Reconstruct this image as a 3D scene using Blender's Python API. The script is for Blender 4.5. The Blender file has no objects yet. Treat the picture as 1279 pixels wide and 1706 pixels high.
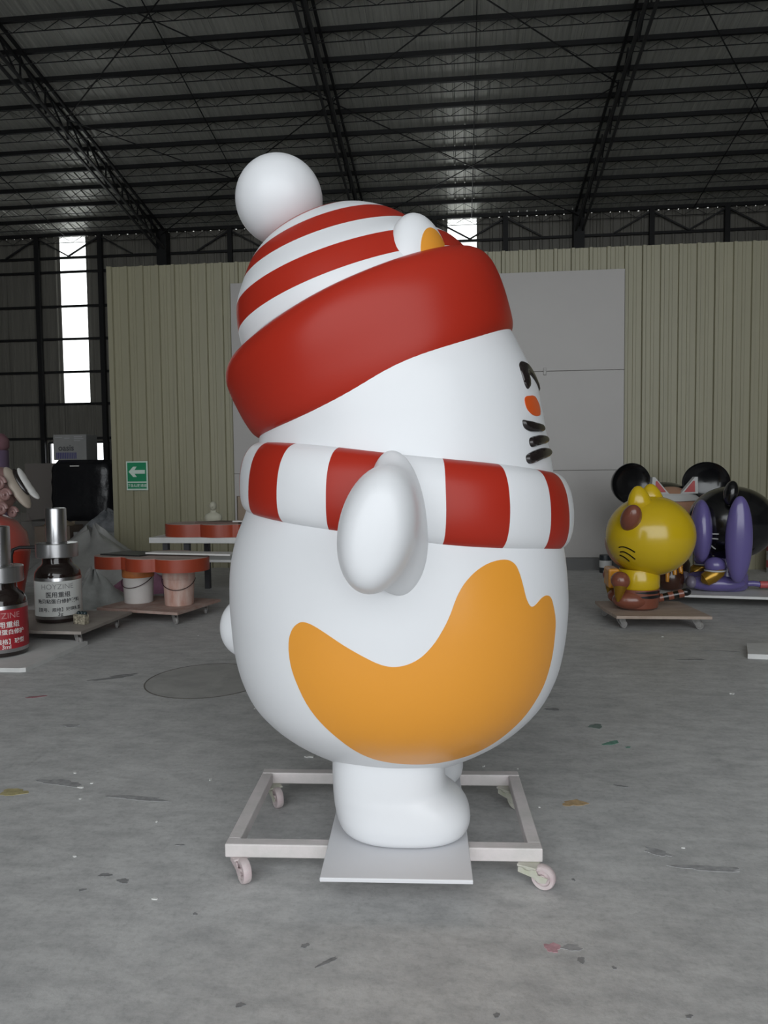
import bpy, bmesh, math, random
from mathutils import Vector, Matrix
from mathutils.geometry import delaunay_2d_cdt

# ------------------------------------------------------------------ camera, world, light
sc = bpy.context.scene
COL = sc.collection
PI = math.pi
rnd = random.Random(7)

FPX, IW, IH = 1232.0, 1279.0, 1706.0
YAW = math.radians(6.0)
PITCH = math.atan((853 - 785) / FPX)
ROLL = math.radians(0.6)
CAM = Vector((0, 0, 1.4))
fw = Vector((-math.sin(YAW) * math.cos(PITCH), math.cos(YAW) * math.cos(PITCH), -math.sin(PITCH)))
rt0 = Vector((math.cos(YAW), math.sin(YAW), 0))
up0 = rt0.cross(fw)
rt = rt0 * math.cos(ROLL) - up0 * math.sin(ROLL)
upv = rt.cross(fw)

cd = bpy.data.cameras.new('camera')
cam = bpy.data.objects.new('camera', cd)
COL.objects.link(cam)
cam.matrix_world = Matrix(((rt.x, upv.x, -fw.x, CAM.x), (rt.y, upv.y, -fw.y, CAM.y),
                           (rt.z, upv.z, -fw.z, CAM.z), (0, 0, 0, 1)))
cd.sensor_fit = 'VERTICAL'
cd.sensor_height = 36.0
cd.sensor_width = 36.0 * IW / IH
cd.lens = 36.0 * FPX / IH
cd.clip_start = 0.05
cd.clip_end = 300
sc.camera = cam

w = bpy.data.worlds.new('overcast_sky')
sc.world = w
w.use_nodes = True
bg = w.node_tree.nodes['Background']
bg.inputs['Color'].default_value = (0.93, 0.97, 1.0, 1)
bg.inputs['Strength'].default_value = 3.1

# daylight portal in the wide open front of the hall, behind the camera
OPEN = (-7.5, 8.7, 0.0, 8.6, -5.3)     # x0, x1, z0, z1, y
ld = bpy.data.lights.new('door_portal', 'AREA')
ld.shape = 'RECTANGLE'
ld.size = OPEN[1] - OPEN[0]
ld.size_y = OPEN[3] - OPEN[2]
ld.cycles.is_portal = True
lo = bpy.data.objects.new('door_portal', ld)
COL.objects.link(lo)
lo.location = ((OPEN[0] + OPEN[1]) / 2, OPEN[4], (OPEN[2] + OPEN[3]) / 2)
lo.rotation_euler = Vector((0, 1, 0)).to_track_quat('-Z', 'Z').to_euler()

vs = sc.view_settings
vs.view_transform = 'Standard'
vs.look = 'None'
vs.gamma = 1.0
vs.use_curve_mapping = False
vs.exposure = 0.0
sc.cycles.use_denoising = True
sc.cycles.max_bounces = 8
sc.cycles.diffuse_bounces = 5

# ------------------------------------------------------------------ helpers
def ray(px, py):
    return fw + rt * ((px - IW / 2) / FPX) - upv * ((py - IH / 2) / FPX)

def gp(px, py, z=0.0):
    r = ray(px, py)
    return CAM + r * ((z - CAM.z) / r.z)

def py_(px, py, Y):
    r = ray(px, py)
    return CAM + r * (Y / r.y)

def lin(c):
    return tuple(((v / 255) / 12.92 if v / 255 <= .04045 else ((v / 255 + .055) / 1.055) ** 2.4) for v in c)

MATS = {}
def mat(name, col, rough=0.5, metal=0.0, var=0.0, scale=8.0, coat=0.0, bump=0.0, bscale=40.0, col2=None, dist=0.0,
        alpha=1.0, trans=0.0, spec=0.5, stretch=None):
    if name in MATS:
        return MATS[name]
    m = bpy.data.materials.new(name)
    m.use_nodes = True
    nt = m.node_tree
    b = nt.nodes['Principled BSDF']
    b.inputs['Roughness'].default_value = rough
    b.inputs['Metallic'].default_value = metal
    b.inputs['Coat Weight'].default_value = coat
    b.inputs['Coat Roughness'].default_value = 0.12
    b.inputs['Alpha'].default_value = alpha
    b.inputs['Transmission Weight'].default_value = trans
    b.inputs['Specular IOR Level'].default_value = spec
    b.inputs['Base Color'].default_value = (*col, 1)
    tc = nt.nodes.new('ShaderNodeTexCoord')
    src = tc.outputs['Object']
    if stretch:
        mp = nt.nodes.new('ShaderNodeMapping')
        mp.inputs['Scale'].default_value = stretch
        nt.links.new(src, mp.inputs['Vector'])
        src = mp.outputs['Vector']
    if var > 0 or col2:
        n = nt.nodes.new('ShaderNodeTexNoise')
        n.inputs['Scale'].default_value = scale
        n.inputs['Detail'].default_value = 6
        n.inputs['Roughness'].default_value = 0.62
        n.inputs['Distortion'].default_value = dist
        nt.links.new(src, n.inputs['Vector'])
        r = nt.nodes.new('ShaderNodeValToRGB')
        r.color_ramp.elements[0].position = 0.32
        r.color_ramp.elements[1].position = 0.68
        c2 = col2 if col2 else tuple(min(1, c * (1 + var)) for c in col)
        c1 = col if col2 else tuple(c * (1 - var) for c in col)
        r.color_ramp.elements[0].color = (*c1, 1)
        r.color_ramp.elements[1].color = (*c2, 1)
        nt.links.new(n.outputs['Fac'], r.inputs['Fac'])
        nt.links.new(r.outputs['Color'], b.inputs['Base Color'])
    if bump > 0:
        n2 = nt.nodes.new('ShaderNodeTexNoise')
        n2.inputs['Scale'].default_value = bscale
        n2.inputs['Detail'].default_value = 4
        nt.links.new(src, n2.inputs['Vector'])
        bp = nt.nodes.new('ShaderNodeBump')
        bp.inputs['Strength'].default_value = bump
        bp.inputs['Distance'].default_value = 0.01
        nt.links.new(n2.outputs['Fac'], bp.inputs['Height'])
        nt.links.new(bp.outputs['Normal'], b.inputs['Normal'])
    MATS[name] = m
    return m

class MB:
    """collects shapes that belong to ONE object"""
    def __init__(s):
        s.v, s.f, s.m = [], [], []
    def add(s, vs_, fs, mi=0, M=None):
        o = len(s.v)
        for p in vs_:
            p = Vector(p)
            s.v.append(M @ p if M is not None else p)
        for k, f in enumerate(fs):
            s.f.append([i + o for i in f])
            s.m.append(mi[k] if isinstance(mi, list) else mi)
        return s
    def box(s, x0, x1, y0, y1, z0, z1, mi=0, M=None, bev=0.0):
        if bev > 0:
            bm = bmesh.new()
            bmesh.ops.create_cube(bm, size=1)
            for v in bm.verts:
                v.co = Vector(((x0 + x1) / 2 + v.co.x * (x1 - x0), (y0 + y1) / 2 + v.co.y * (y1 - y0), (z0 + z1) / 2 + v.co.z * (z1 - z0)))
            bmesh.ops.bevel(bm, geom=bm.edges[:], offset=bev, segments=2, affect='EDGES', profile=0.5)
            bm.verts.index_update()
            s.add([v.co.copy() for v in bm.verts], [[v.index for v in f.verts] for f in bm.faces], mi, M)
            bm.free()
            return s
        return s.add([(x0, y0, z0), (x1, y0, z0), (x1, y1, z0), (x0, y1, z0), (x0, y0, z1), (x1, y0, z1), (x1, y1, z1), (x0, y1, z1)],
                     [(0, 3, 2, 1), (4, 5, 6, 7), (0, 1, 5, 4), (1, 2, 6, 5), (2, 3, 7, 6), (3, 0, 4, 7)], mi, M)
    def rings(s, rows, mi=0, M=None, cap0=True, cap1=True, rowmat=None, facemat=None):
        n = len(rows[0])
        vs_ = [p for r in rows for p in r]
        fs, ms = [], []
        for i in range(len(rows) - 1):
            for j in range(n):
                fs.append((i * n + j, i * n + (j + 1) % n, (i + 1) * n + (j + 1) % n, (i + 1) * n + j))
                ms.append(facemat(i, j) if facemat else (rowmat[i] if rowmat else mi))
        if cap0:
            fs.append(tuple(range(n - 1, -1, -1))); ms.append(rowmat[0] if rowmat else mi)
        if cap1:
            fs.append(tuple((len(rows) - 1) * n + j for j in range(n))); ms.append(rowmat[-1] if rowmat else mi)
        return s.add(vs_, fs, ms, M)
    def lathe(s, prof, n=48, mi=0, M=None, rowmat=None, cap0=True, cap1=True):
        rows = [[(r * math.cos(2 * PI * j / n), r * math.sin(2 * PI * j / n), z) for j in range(n)] for r, z in prof]
        return s.rings(rows, mi, M, cap0, cap1, rowmat)
    def ell(s, c, r, mi=0, M=None, n=32, k=18, e=1.0):
        rows = []
        for i in range(1, k):
            a = -PI / 2 + PI * i / k
            ca, sa = math.cos(a), math.sin(a)
            rows.append([(c[0] + r[0] * ca * math.cos(2 * PI * j / n), c[1] + r[1] * ca * math.sin(2 * PI * j / n), c[2] + r[2] * sa) for j in range(n)])
        return s.rings(rows, mi, M)
    def tube(s, pts, r, n=8, mi=0, M=None, taper=None):
        pts = [Vector(p) for p in pts]
        rows = []
        ref = None
        for i, p in enumerate(pts):
            t = (pts[min(i + 1, len(pts) - 1)] - pts[max(i - 1, 0)]).normalized()
            if ref is None:
                ref = Vector((0, 0, 1)) if abs(t.z) < 0.9 else Vector((1, 0, 0))
            u = t.cross(ref).normalized()
            v = u.cross(t).normalized()
            ref = v
            rr = r * (taper[i] if taper else 1)
            rows.append([p + u * (rr * math.cos(2 * PI * j / n)) + v * (rr * math.sin(2 * PI * j / n)) for j in range(n)])
        return s.rings(rows, mi, M)
    def bar(s, a, b, wd, ht, mi=0):
        a, b = Vector(a), Vector(b)
        t = (b - a).normalized()
        ref = Vector((0, 0, 1)) if abs(t.z) < 0.95 else Vector((1, 0, 0))
        u = t.cross(ref).normalized() * (wd / 2)
        v = u.cross(t).normalized() * (ht / 2)
        P = [a - u - v, a + u - v, a + u + v, a - u + v, b - u - v, b + u - v, b + u + v, b - u + v]
        return s.add(P, [(0, 1, 2, 3), (7, 6, 5, 4), (0, 4, 5, 1), (1, 5, 6, 2), (2, 6, 7, 3), (3, 7, 4, 0)], mi)
    def prism(s, poly, z0, z1, mi=0, M=None):
        n = len(poly)
        vs_ = [(x, y, z0) for x, y in poly] + [(x, y, z1) for x, y in poly]
        fs = [tuple(range(n - 1, -1, -1)), tuple(range(n, 2 * n))] + [(i, (i + 1) % n, n + (i + 1) % n, n + i) for i in range(n)]
        return s.add(vs_, fs, mi, M)
    def mesh(s, name, mats, smooth=False, ang=40):
        me = bpy.data.meshes.new(name)
        me.from_pydata([tuple(v) for v in s.v], [], s.f)
        for m in (mats if isinstance(mats, (list, tuple)) else [mats]):
            me.materials.append(m)
        me.polygons.foreach_set('material_index', s.m)
        bm = bmesh.new(); bm.from_mesh(me)
        bmesh.ops.recalc_face_normals(bm, faces=bm.faces)
        bm.to_mesh(me); bm.free()
        if smooth:
            me.shade_smooth()
            me.set_sharp_from_angle(angle=math.radians(ang))
        return me
    def build(s, name, mats, parent=None, smooth=False, ang=40, label=None):
        return link(name, s.mesh(name, mats, smooth, ang), parent, label=label)

def link(name, me, parent=None, loc=None, rotz=None, label=None, kind=None):
    o = bpy.data.objects.new(name, me)
    COL.objects.link(o)
    if parent is not None:
        o.parent = parent
    if loc is not None:
        o.location = loc
    if rotz is not None:
        o.rotation_euler = (0, 0, rotz)
    if label:
        o['label'] = label
    if kind:
        o['kind'] = kind
    return o

def thing(name, label, cat, loc=(0, 0, 0), rotz=0.0, group=None):
    o = bpy.data.objects.new(name, None)
    COL.objects.link(o)
    o.location = loc
    o.rotation_euler = (0, 0, rotz)
    tag(o, label, cat, group)
    return o

def tag(o, label, cat, group=None):
    o['label'] = label
    o['category'] = cat
    if group:
        o['group'] = group
    return o

def struct(o):
    o['kind'] = 'structure'
    return o

def spline(rows, k=4):
    """Catmull-Rom refinement of a list of tuples"""
    out = []
    n = len(rows)
    for i in range(n - 1):
        p0, p1, p2, p3 = rows[max(i - 1, 0)], rows[i], rows[i + 1], rows[min(i + 2, n - 1)]
        for q in range(k):
            t = q / k
            out.append(tuple(0.5 * (2 * b + (c - a) * t + (2 * a - 5 * b + 4 * c - d) * t * t + (3 * b - a - 3 * c + d) * t ** 3)
                             for a, b, c, d in zip(p0, p1, p2, p3)))
    out.append(tuple(rows[-1]))
    return out

def chord_rows(ch, n=96, ys=1.0):
    rows = []
    for xb, zb, xf, zf in ch:
        cx, cz, ux, uz = (xb + xf) / 2, (zb + zf) / 2, (xf - xb) / 2, (zf - zb) / 2
        r = math.hypot(ux, uz) * ys
        rows.append([(cx + ux * math.cos(2 * PI * j / n), r * math.sin(2 * PI * j / n), cz + uz * math.cos(2 * PI * j / n)) for j in range(n)])
    return rows

def text_mesh(txt, size, font_bold=0.0):
    cu = bpy.data.curves.new('lettering', 'FONT')
    cu.body = txt
    cu.size = size
    cu.align_x = 'CENTER'
    cu.align_y = 'CENTER'
    cu.offset = font_bold
    cu.resolution_u = 3
    o = bpy.data.objects.new('lettering', cu)
    COL.objects.link(o)
    dg = bpy.context.evaluated_depsgraph_get()
    me = bpy.data.meshes.new_from_object(o.evaluated_get(dg))
    bpy.data.objects.remove(o)
    bpy.data.curves.remove(cu)
    return me

# ------------------------------------------------------------------ materials
def concrete():
    m = bpy.data.materials.new('concrete_floor')
    m.use_nodes = True
    nt = m.node_tree
    b = nt.nodes['Principled BSDF']
    tc = nt.nodes.new('ShaderNodeTexCoord')
    def noise(s, d, r, st=None):
        n = nt.nodes.new('ShaderNodeTexNoise')
        n.inputs['Scale'].default_value = s
        n.inputs['Detail'].default_value = d
        n.inputs['Roughness'].default_value = r
        if st:
            mp = nt.nodes.new('ShaderNodeMapping')
            mp.inputs['Scale'].default_value = st
            mp.inputs['Rotation'].default_value = (0, 0, 0.12)
            nt.links.new(tc.outputs['Object'], mp.inputs['Vector'])
            nt.links.new(mp.outputs['Vector'], n.inputs['Vector'])
        else:
            nt.links.new(tc.outputs['Object'], n.inputs['Vector'])
        return n
    def ramp(n, p0, c0, p1, c1):
        r = nt.nodes.new('ShaderNodeValToRGB')
        r.color_ramp.elements[0].position = p0
        r.color_ramp.elements[1].position = p1
        r.color_ramp.elements[0].color = (*c0, 1)
        r.color_ramp.elements[1].color = (*c1, 1)
        nt.links.new(n.outputs['Fac'], r.inputs['Fac'])
        return r
    a = ramp(noise(1.1, 10, .70), .28, (.42, .42, .415), .7, (.56, .557, .55))
    c = ramp(noise(5.5, 8, .72, (1, 2.2, 1)), .33, (.76, .76, .77), .6, (1.05, 1.05, 1.05))
    d = ramp(noise(38, 6, .75), .30, (.80, .80, .80), .52, (1.0, 1.0, 1.0))
    e = ramp(noise(2.3, 9, .8, (1.6, .7, 1)), .62, (1, 1, 1), .76, (.66, .65, .65))
    x = a.outputs['Color']
    for q in (c, d, e):
        mx = nt.nodes.new('ShaderNodeMix')
        mx.data_type = 'RGBA'
        mx.blend_type = 'MULTIPLY'
        mx.inputs['Factor'].default_value = 1.0
        nt.links.new(x, mx.inputs['A'])
        nt.links.new(q.outputs['Color'], mx.inputs['B'])
        x = mx.outputs['Result']
    nt.links.new(x, b.inputs['Base Color'])
    b.inputs['Roughness'].default_value = 0.62
    b.inputs['Specular IOR Level'].default_value = 0.35
    bp = nt.nodes.new('ShaderNodeBump')
    bp.inputs['Strength'].default_value = 0.12
    bp.inputs['Distance'].default_value = 0.01
    n2 = noise(60, 5, .7)
    nt.links.new(n2.outputs['Fac'], bp.inputs['Height'])
    nt.links.new(bp.outputs['Normal'], b.inputs['Normal'])
    return m

M_FLOOR = concrete()
M_ROOF = mat('roof_foil_sheet', (.52, .52, .475), .34, .22, var=.18, scale=3.0, stretch=(6, .3, 1))
M_ROOFTOP = mat('roof_outer_sheet', (.12, .12, .12), .6)
M_WALLSHEET = mat('dark_wall_sheet', (.19, .182, .158), .55, 0, var=.15, scale=2.0, stretch=(5, 1, .3))
M_STEEL = mat('black_steel', (.014, .014, .015), .55, .2)
M_STEELL = mat('dark_grey_steel', (.035, .035, .036), .5, .3)
M_PART = mat('beige_green_panel', (.262, .246, .166), .42, 0, var=.05, scale=1.3, stretch=(3, 1, .25))
M_DOOR = mat('grey_white_door_board', (.345, .328, .315), .4, 0, var=.03, scale=.8)
M_DARKRAIL = mat('grey_door_rail', (.10, .10, .098), .5)
def sheet_pane():
    m = bpy.data.materials.new('translucent_fibreglass')
    m.use_nodes = True
    nt = m.node_tree
    nt.nodes.remove(nt.nodes['Principled BSDF'])
    out = nt.nodes['Material Output']
    tr = nt.nodes.new('ShaderNodeBsdfTransparent')
    tl = nt.nodes.new('ShaderNodeBsdfTranslucent')
    tl.inputs['Color'].default_value = (.9, .9, .86, 1)
    tr.inputs['Color'].default_value = (.9, .9, .87, 1)
    mx = nt.nodes.new('ShaderNodeMixShader')
    mx.inputs['Fac'].default_value = 0.65
    nt.links.new(tr.outputs[0], mx.inputs[1])
    nt.links.new(tl.outputs[0], mx.inputs[2])
    nt.links.new(mx.outputs[0], out.inputs['Surface'])
    return m
M_PANE = sheet_pane()
M_WHITE = mat('white_gloss_paint', (.69, .70, .72), .34, 0, spec=.4)
M_RED = mat('red_gloss_paint', (.345, .022, .011), .34, 0, spec=.24)
M_ORANGE = mat('orange_yellow_paint', (.70, .29, .032), .33, 0, coat=.15)
M_BLACKP = mat('dark_brown_black_paint', (.014, .010, .010), .25, 0, coat=.3)
M_CHEEK = mat('orange_red_paint', (.66, .095, .014), .3, 0, coat=.2)
M_PLATE = mat('white_base_plate', (.66, .66, .68), .5)
M_RAIL = mat('paint_spattered_rail', (.52, .50, .48), .5, 0, col2=(.66, .60, .60), scale=7, bump=.15)
M_PINKC = mat('pink_stained_caster', (.50, .40, .41), .6, 0, col2=(.56, .50, .49), scale=30, bump=.2)
M_GREENC = mat('green_stained_caster', (.42, .43, .33), .6, 0, col2=(.52, .50, .46), scale=24, bump=.2)
M_GREYC = mat('grey_caster', (.30, .29, .28), .5, .2, var=.2, scale=20)

# ------------------------------------------------------------------ the hall
HX0, HX1 = -19.7, 20.2
YB, YF, YR = 20.5, -5.3, 6.0
EAVE, SLOPE = 8.27, 0.18
def roofz(y):
    return EAVE + SLOPE * (YB - y) if y >= YR else EAVE + SLOPE * (YB - YR) - SLOPE * (YR - y)

floor = struct(MB().box(-30, 30, -34, 26, -.2, 0).build('floor', M_FLOOR))

ceil = MB()
ceil.add([(HX0, YR, roofz(YR) + .06), (HX1, YR, roofz(YR) + .06), (HX1, YB + .5, roofz(YB + .5) + .06), (HX0, YB + .5, roofz(YB + .5) + .06),
          (HX0, YF - .5, roofz(YF - .5) + .06), (HX1, YF - .5, roofz(YF - .5) + .06)], [(0, 1, 2, 3)])
ceil = struct(ceil.build('ceiling', M_ROOFTOP))
# roof sheets: ribbed panels seen from below
RW = .95
prof = []
for k in range(4):
    x = k * RW / 4
    prof += [(x, 0), (x + .075, 0), (x + .09, .026), (x + .115, .026), (x + .13, 0), (x + .18, 0), (x + .185, .006), (x + .195, .006), (x + .2, 0)]
prof.append((RW - .004, 0))
def ribbed(prof, y0, z0, y1, z1):
    mb = MB()
    n = len(prof)
    vs_ = [(x, y0, z0 + h) for x, h in prof] + [(x, y1, z1 + h) for x, h in prof]
    return mb.add(vs_, [(i, i + 1, n + i + 1, n + i) for i in range(n - 1)])
me = ribbed(prof, YR, roofz(YR), YB + .3, roofz(YB + .3)).mesh('roof_sheet', M_ROOF)
for k in range(42):
    link('roof_sheet', me, ceil, loc=(HX0 + k * RW, 0, 0))
me = ribbed(prof, YF - .5, roofz(YF - .5), YR, roofz(YR)).mesh('roof_sheet_front', M_ROOF)
for k in range(42):
    link('roof_sheet', me, ceil, loc=(HX0 + k * RW, 0, 0))
# lattice purlins
pm = MB().box(HX0, HX1, -.03, .03, -.09, -.002).mesh('purlin', M_STEEL)
lm = MB()
x = HX0
lm.bar((HX0, 0, -.27), (HX1, 0, -.27), .014, .014)
up_ = True
while x < HX1 - .3:
    lm.bar((x, 0, -.10 if up_ else -.27), (x + .3, 0, -.27 if up_ else -.10), .009, .009)
    up_ = not up_
    x += .3
lm = lm.mesh('purlin_lattice', M_STEEL)
y = 20.46
PUR = []
while y > YR:
    PUR.append(y)
    y -= .745
for y in PUR:
    p = link('purlin', pm, ceil, loc=(0, y, roofz(y)))
    link('purlin_lattice', lm, p)
# lattice rafters
MAINX = [3.1 + 5.69 * k for k in range(-4, 4)]
SL = math.atan(SLOPE)
n_web = 17
def rz_(y): return roofz(y) - .115
tc_m = MB()
for dx in (-.09, .09):
    tc_m.bar((dx, YB - .1, rz_(YB - .1) - .05), (dx, YR, rz_(YR) - .05), .05, .06)
tc_m = tc_m.mesh('roof_truss', M_STEEL)
bc_m = MB()
for dx in (-.09, .09):
    bc_m.bar((dx, YB - .1, rz_(YB - .1) - .55), (dx, YR, rz_(YR) - .62), .05, .05)
bc_m = bc_m.mesh('bottom_chord', mat('mid_grey_steel', (.06, .06, .06), .45, .3))
dy = (YB - .2 - YR) / n_web
for xm in MAINX:
    t = link('roof_truss', tc_m, ceil, loc=(xm, 0, 0))
    link('bottom_chord', bc_m, t)
if True:
    roots = [o for o in ceil.children if o.name.startswith('roof_truss')]
    for i in range(n_web):
        y0 = YB - .1 - i * dy
        y1 = y0 - dy
        wm = MB()
        wm.bar((0, y0, rz_(y0) - .55), (0, y1, rz_(y1) - .07), .03, .03)
        wm.bar((0, y1, rz_(y1) - .07), (0, y1, rz_(y1) - .58), .028, .028)
        wm = wm.mesh('web', M_STEEL)
        for t in roots:
            link('web', wm, t)
# rod bracing between the rafters
def rod(a, b, r=.009):
    MB().bar(a, b, 2 * r, 2 * r).build('brace_rod', M_STEEL, ceil)
for x0, x1 in ((MAINX[1] if False else -8.28, -2.59), (-2.59, 3.1)):
    for ya, yb in ((20.2, 15.3), (15.3, 10.4)):
        rod((x0, ya, roofz(ya) - .3), (x1, yb, roofz(yb) - .3))
        rod((x1, ya, roofz(ya) - .3), (x0, yb, roofz(yb) - .3))
for xx in (-5.4, .3, 6.0, -11.1):
    rod((xx, 20.2, roofz(20.2) - .2), (xx, 7, roofz(7) - .2), .009)
rod((3.1 + 5.69, 20.2, roofz(20.2) - .3), (3.1, 12, roofz(12) - .3))

# back wall: sheets, translucent strips, posts, girts
WIN = [(-11.47, 3.44), (-.35, 3.44), (10.75, 3.44)]
WW = .785
wb = struct(MB().box(HX0, HX1, YB + .20, YB + .24, 0, .25).build('wall_back', M_WALLSHEET))
LOWW = (-11.95, -10.15, 1.62, 2.33)
wp = []
for k in range(3):
    x = k / 3
    wp += [(x, 0), (x + .10, 0), (x + .13, .03), (x + .19, .03), (x + .22, 0)]
wp.append((1.012, 0))
def wall_sheet(x0, x1, z0, z1, name='wall_sheet', m=M_WALLSHEET, parent=wb, y=YB + .08):
    n = len(wp)
    mb = MB()
    vs_ = [(x0 + (x1 - x0) * a, y - h, z0) for a, h in wp] + [(x0 + (x1 - x0) * a, y - h, z1) for a, h in wp]
    mb.add(vs_, [(i, i + 1, n + i + 1, n + i) for i in range(n - 1)])
    return mb.build(name, m, parent)
ZT = EAVE - .07
segs = []
x = HX0
for wx, wz in WIN:
    segs.append((x, wx)); x = wx + WW
segs.append((x, HX1))
for a, b in segs:
    n = max(1, round((b - a) / .8))
    for k in range(n):
        xa, xb = a + (b - a) * k / n, a + (b - a) * (k + 1) / n
        if xb > LOWW[0] and xa < LOWW[1]:
            wall_sheet(xa, xb, LOWW[3], ZT)
            wall_sheet(xa, xb, 0, LOWW[2])
            if xa < LOWW[0]: wall_sheet(xa, LOWW[0], LOWW[2], LOWW[3])
            if xb > LOWW[1]: wall_sheet(LOWW[1], xb, LOWW[2], LOWW[3])
        else:
            wall_sheet(xa, xb, 0, ZT)
for i, (wx, wz) in enumerate(WIN):
    if i == 0:
        wall_sheet(wx, wx + WW, LOWW[3], wz)
        wall_sheet(wx, wx + WW, 0, LOWW[2])
    else:
        wall_sheet(wx, wx + WW, 0, wz)
    p = struct(wall_sheet(wx, wx + WW, wz, ZT, 'window_%d' % (i + 1), M_PANE, None))
    tag(p, ['translucent daylight strip in the dark wall left of the ribbed partition', 'translucent daylight strip showing above the ribbed partition beside the striped hat',
            'translucent daylight strip high in the back wall'][i], 'window')
fr = MB()
for a, b in (((LOWW[0], LOWW[2]), (LOWW[1], LOWW[2])), ((LOWW[0], LOWW[3]), (LOWW[1], LOWW[3])), ((LOWW[0], LOWW[2]), (LOWW[0], LOWW[3])), ((LOWW[1], LOWW[2]), (LOWW[1], LOWW[3])), ((-11.0, LOWW[2]), (-11.0, LOWW[3]))):
    fr.bar((a[0], YB + .05, a[1]), (b[0], YB + .05, b[1]), .08, .06)
w4 = struct(fr.build('window_4', M_STEELL))
tag(w4, 'low wide opening in the back wall behind the carton', 'window')
tb = MB()
x = HX0
while x < HX1:
    tb.box(x, x + .21, YB + .03, YB + .09, ZT, roofz(YB) + .03)
    x += .2375 + (.02 if rnd.random() < .3 else 0)
tb.build('eave_filler', M_WALLSHEET, wb)
for z in (7.6, 7.2, 6.23, 5.3, 4.36, 3.44, 2.45, 1.4):
    MB().box(HX0, HX1, YB - .02, YB + .04, z - .035, z + .03).build('girt', M_STEEL, wb)
for xm in MAINX:
    MB().box(xm - .14, xm + .14, YB - .3, YB + .02, 0, rz_(YB)).build('column', M_STEEL, wb)
    for k in (1, 2):
        xx = xm - 5.69 * k / 3
        if xx > HX0:
            MB().box(xx - .065, xx + .065, YB - .12, YB - .02, 0, ZT).build('post', M_STEEL, wb)
            for s in (-1, 1):
                MB().bar((xx + s * .95, YB - .06, 7.62), (xx, YB - .06, 8.15), .04, .04).build('wall_brace', M_STEELL, wb)

# side walls and the open front behind the camera
for nm, xx in (('wall_left', HX0), ('wall_right', HX1)):
    struct(MB().add([(xx, YF, 0), (xx, YB + .2, 0), (xx, YB + .2, EAVE), (xx, YR, roofz(YR)), (xx, YF, roofz(YF))], [(0, 1, 2, 3, 4)]).build(nm, M_WALLSHEET))
fwm = MB()
y = YF
fwm.box(HX0, OPEN[0], y - .05, y, 0, roofz(YF))
fwm.box(OPEN[1], HX1, y - .05, y, 0, roofz(YF))
fwm.box(OPEN[0], OPEN[1], y - .05, y, OPEN[3], roofz(YF))
struct(fwm.build('wall_front', M_WALLSHEET))

# ------------------------------------------------------------------ ribbed partition with large sectional door
YP = 10.564
PX0, PZ = -5.14, 4.43
DX0, DX1, DZ = -3.28, 2.215, 4.11
part = struct(MB().box(PX0, 9.0, YP + .02, YP + .12, 0, PZ - .01).build('wall_partition', M_PART))
PW = .95
pp = []
for k in range(4):
    x = k * PW / 4
    pp += [(x, 0), (x + .010, .030), (x + .050, .030), (x + .062, 0), (x + .118, 0), (x + .124, .008), (x + .160, .008), (x + .166, 0)]
pp.append((PW - .003, 0))
n = len(pp)
def ppanel(z0, z1, w=1.0):
    mb = MB()
    q = [(min(a, w * PW), h) for a, h in pp]
    mb.add([(a, -h, z0) for a, h in q] + [(a, -h, z1) for a, h in q] + [(a, .03, z1) for a, h in q],
           [(i, i + 1, n + i + 1, n + i) for i in range(n - 1)] + [(n + i, n + i + 1, 2 * n + i + 1, 2 * n + i) for i in range(n - 1)])
    return mb.mesh('wall_panel', M_PART)
full = ppanel(0, PZ)
x = PX0
while x < 9.0 - PW * .9:
    link('wall_panel', full, part, loc=(x, YP + (.0 if not int(x * 10) % 3 else .002), 0))
    x += PW
MB().box(PX0 - .02, PX0 + .05, YP - .032, YP + .13, 0, PZ + .004).build('corner_trim', M_PART, part)
# door
door = struct(MB().box(DX0, DX1, YP - .07, YP - .022, .16, DZ).build('door_1', M_DOOR))
tag(door, 'wide grey-white sectional door boards on the ribbed partition behind the statue', 'door')
for z0, z1 in ((.17, 1.383), (1.383, 2.752), (2.752, DZ)):
    MB().box(DX0, DX1, YP - .095, YP - .07, z0 + .004, z1 - .004, bev=.003).build('door_panel', M_DOOR, door)
MB().box(DX0 - .0, DX1 + .0, YP - .11, YP - .022, 0, .165).build('bottom_rail', M_DARKRAIL, door)
MB().box(1.13, 1.17, YP - .11, YP - .095, 2.70, 2.80, bev=.004).build('latch', M_GREYC, door)

# exit direction sign
M_SGREEN = mat('sign_green', lin((0, 128, 84)), .4)
M_SWHITE = mat('sign_white', (.55, .66, .58), .4)
sg = thing('exit_sign', 'small green sign with white left arrow on the ribbed partition', 'sign', (-4.775, YP - .038, 1.37))
MB().box(-.165, .165, -.006, .008, -.215, .215, bev=.003).build('border_board', M_SWHITE, sg)
MB().box(-.145, .145, -.009, -.005, -.085, .195).build('arrow_field', M_SGREEN, sg)
MB().box(-.145, .145, -.009, -.005, -.19, -.105).build('caption_field', M_SGREEN, sg)
R90 = Matrix.Rotation(PI / 2, 4, 'X')
arrow = [(-.125, .06), (-.055, .135), (.0, .135), (-.035, .085), (.125, .085), (.125, .03), (-.035, .03), (.0, -.018), (-.055, -.018)]
MB().prism(arrow, .009, .012, M=R90).build('arrow', M_SWHITE, sg)
tm = text_mesh('紧急疏散通道', .05, .0006)
tm.transform(Matrix.Translation((0, -.012, -.148)) @ R90)
tm.materials.append(M_SWHITE)
link('caption', tm, sg)

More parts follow.
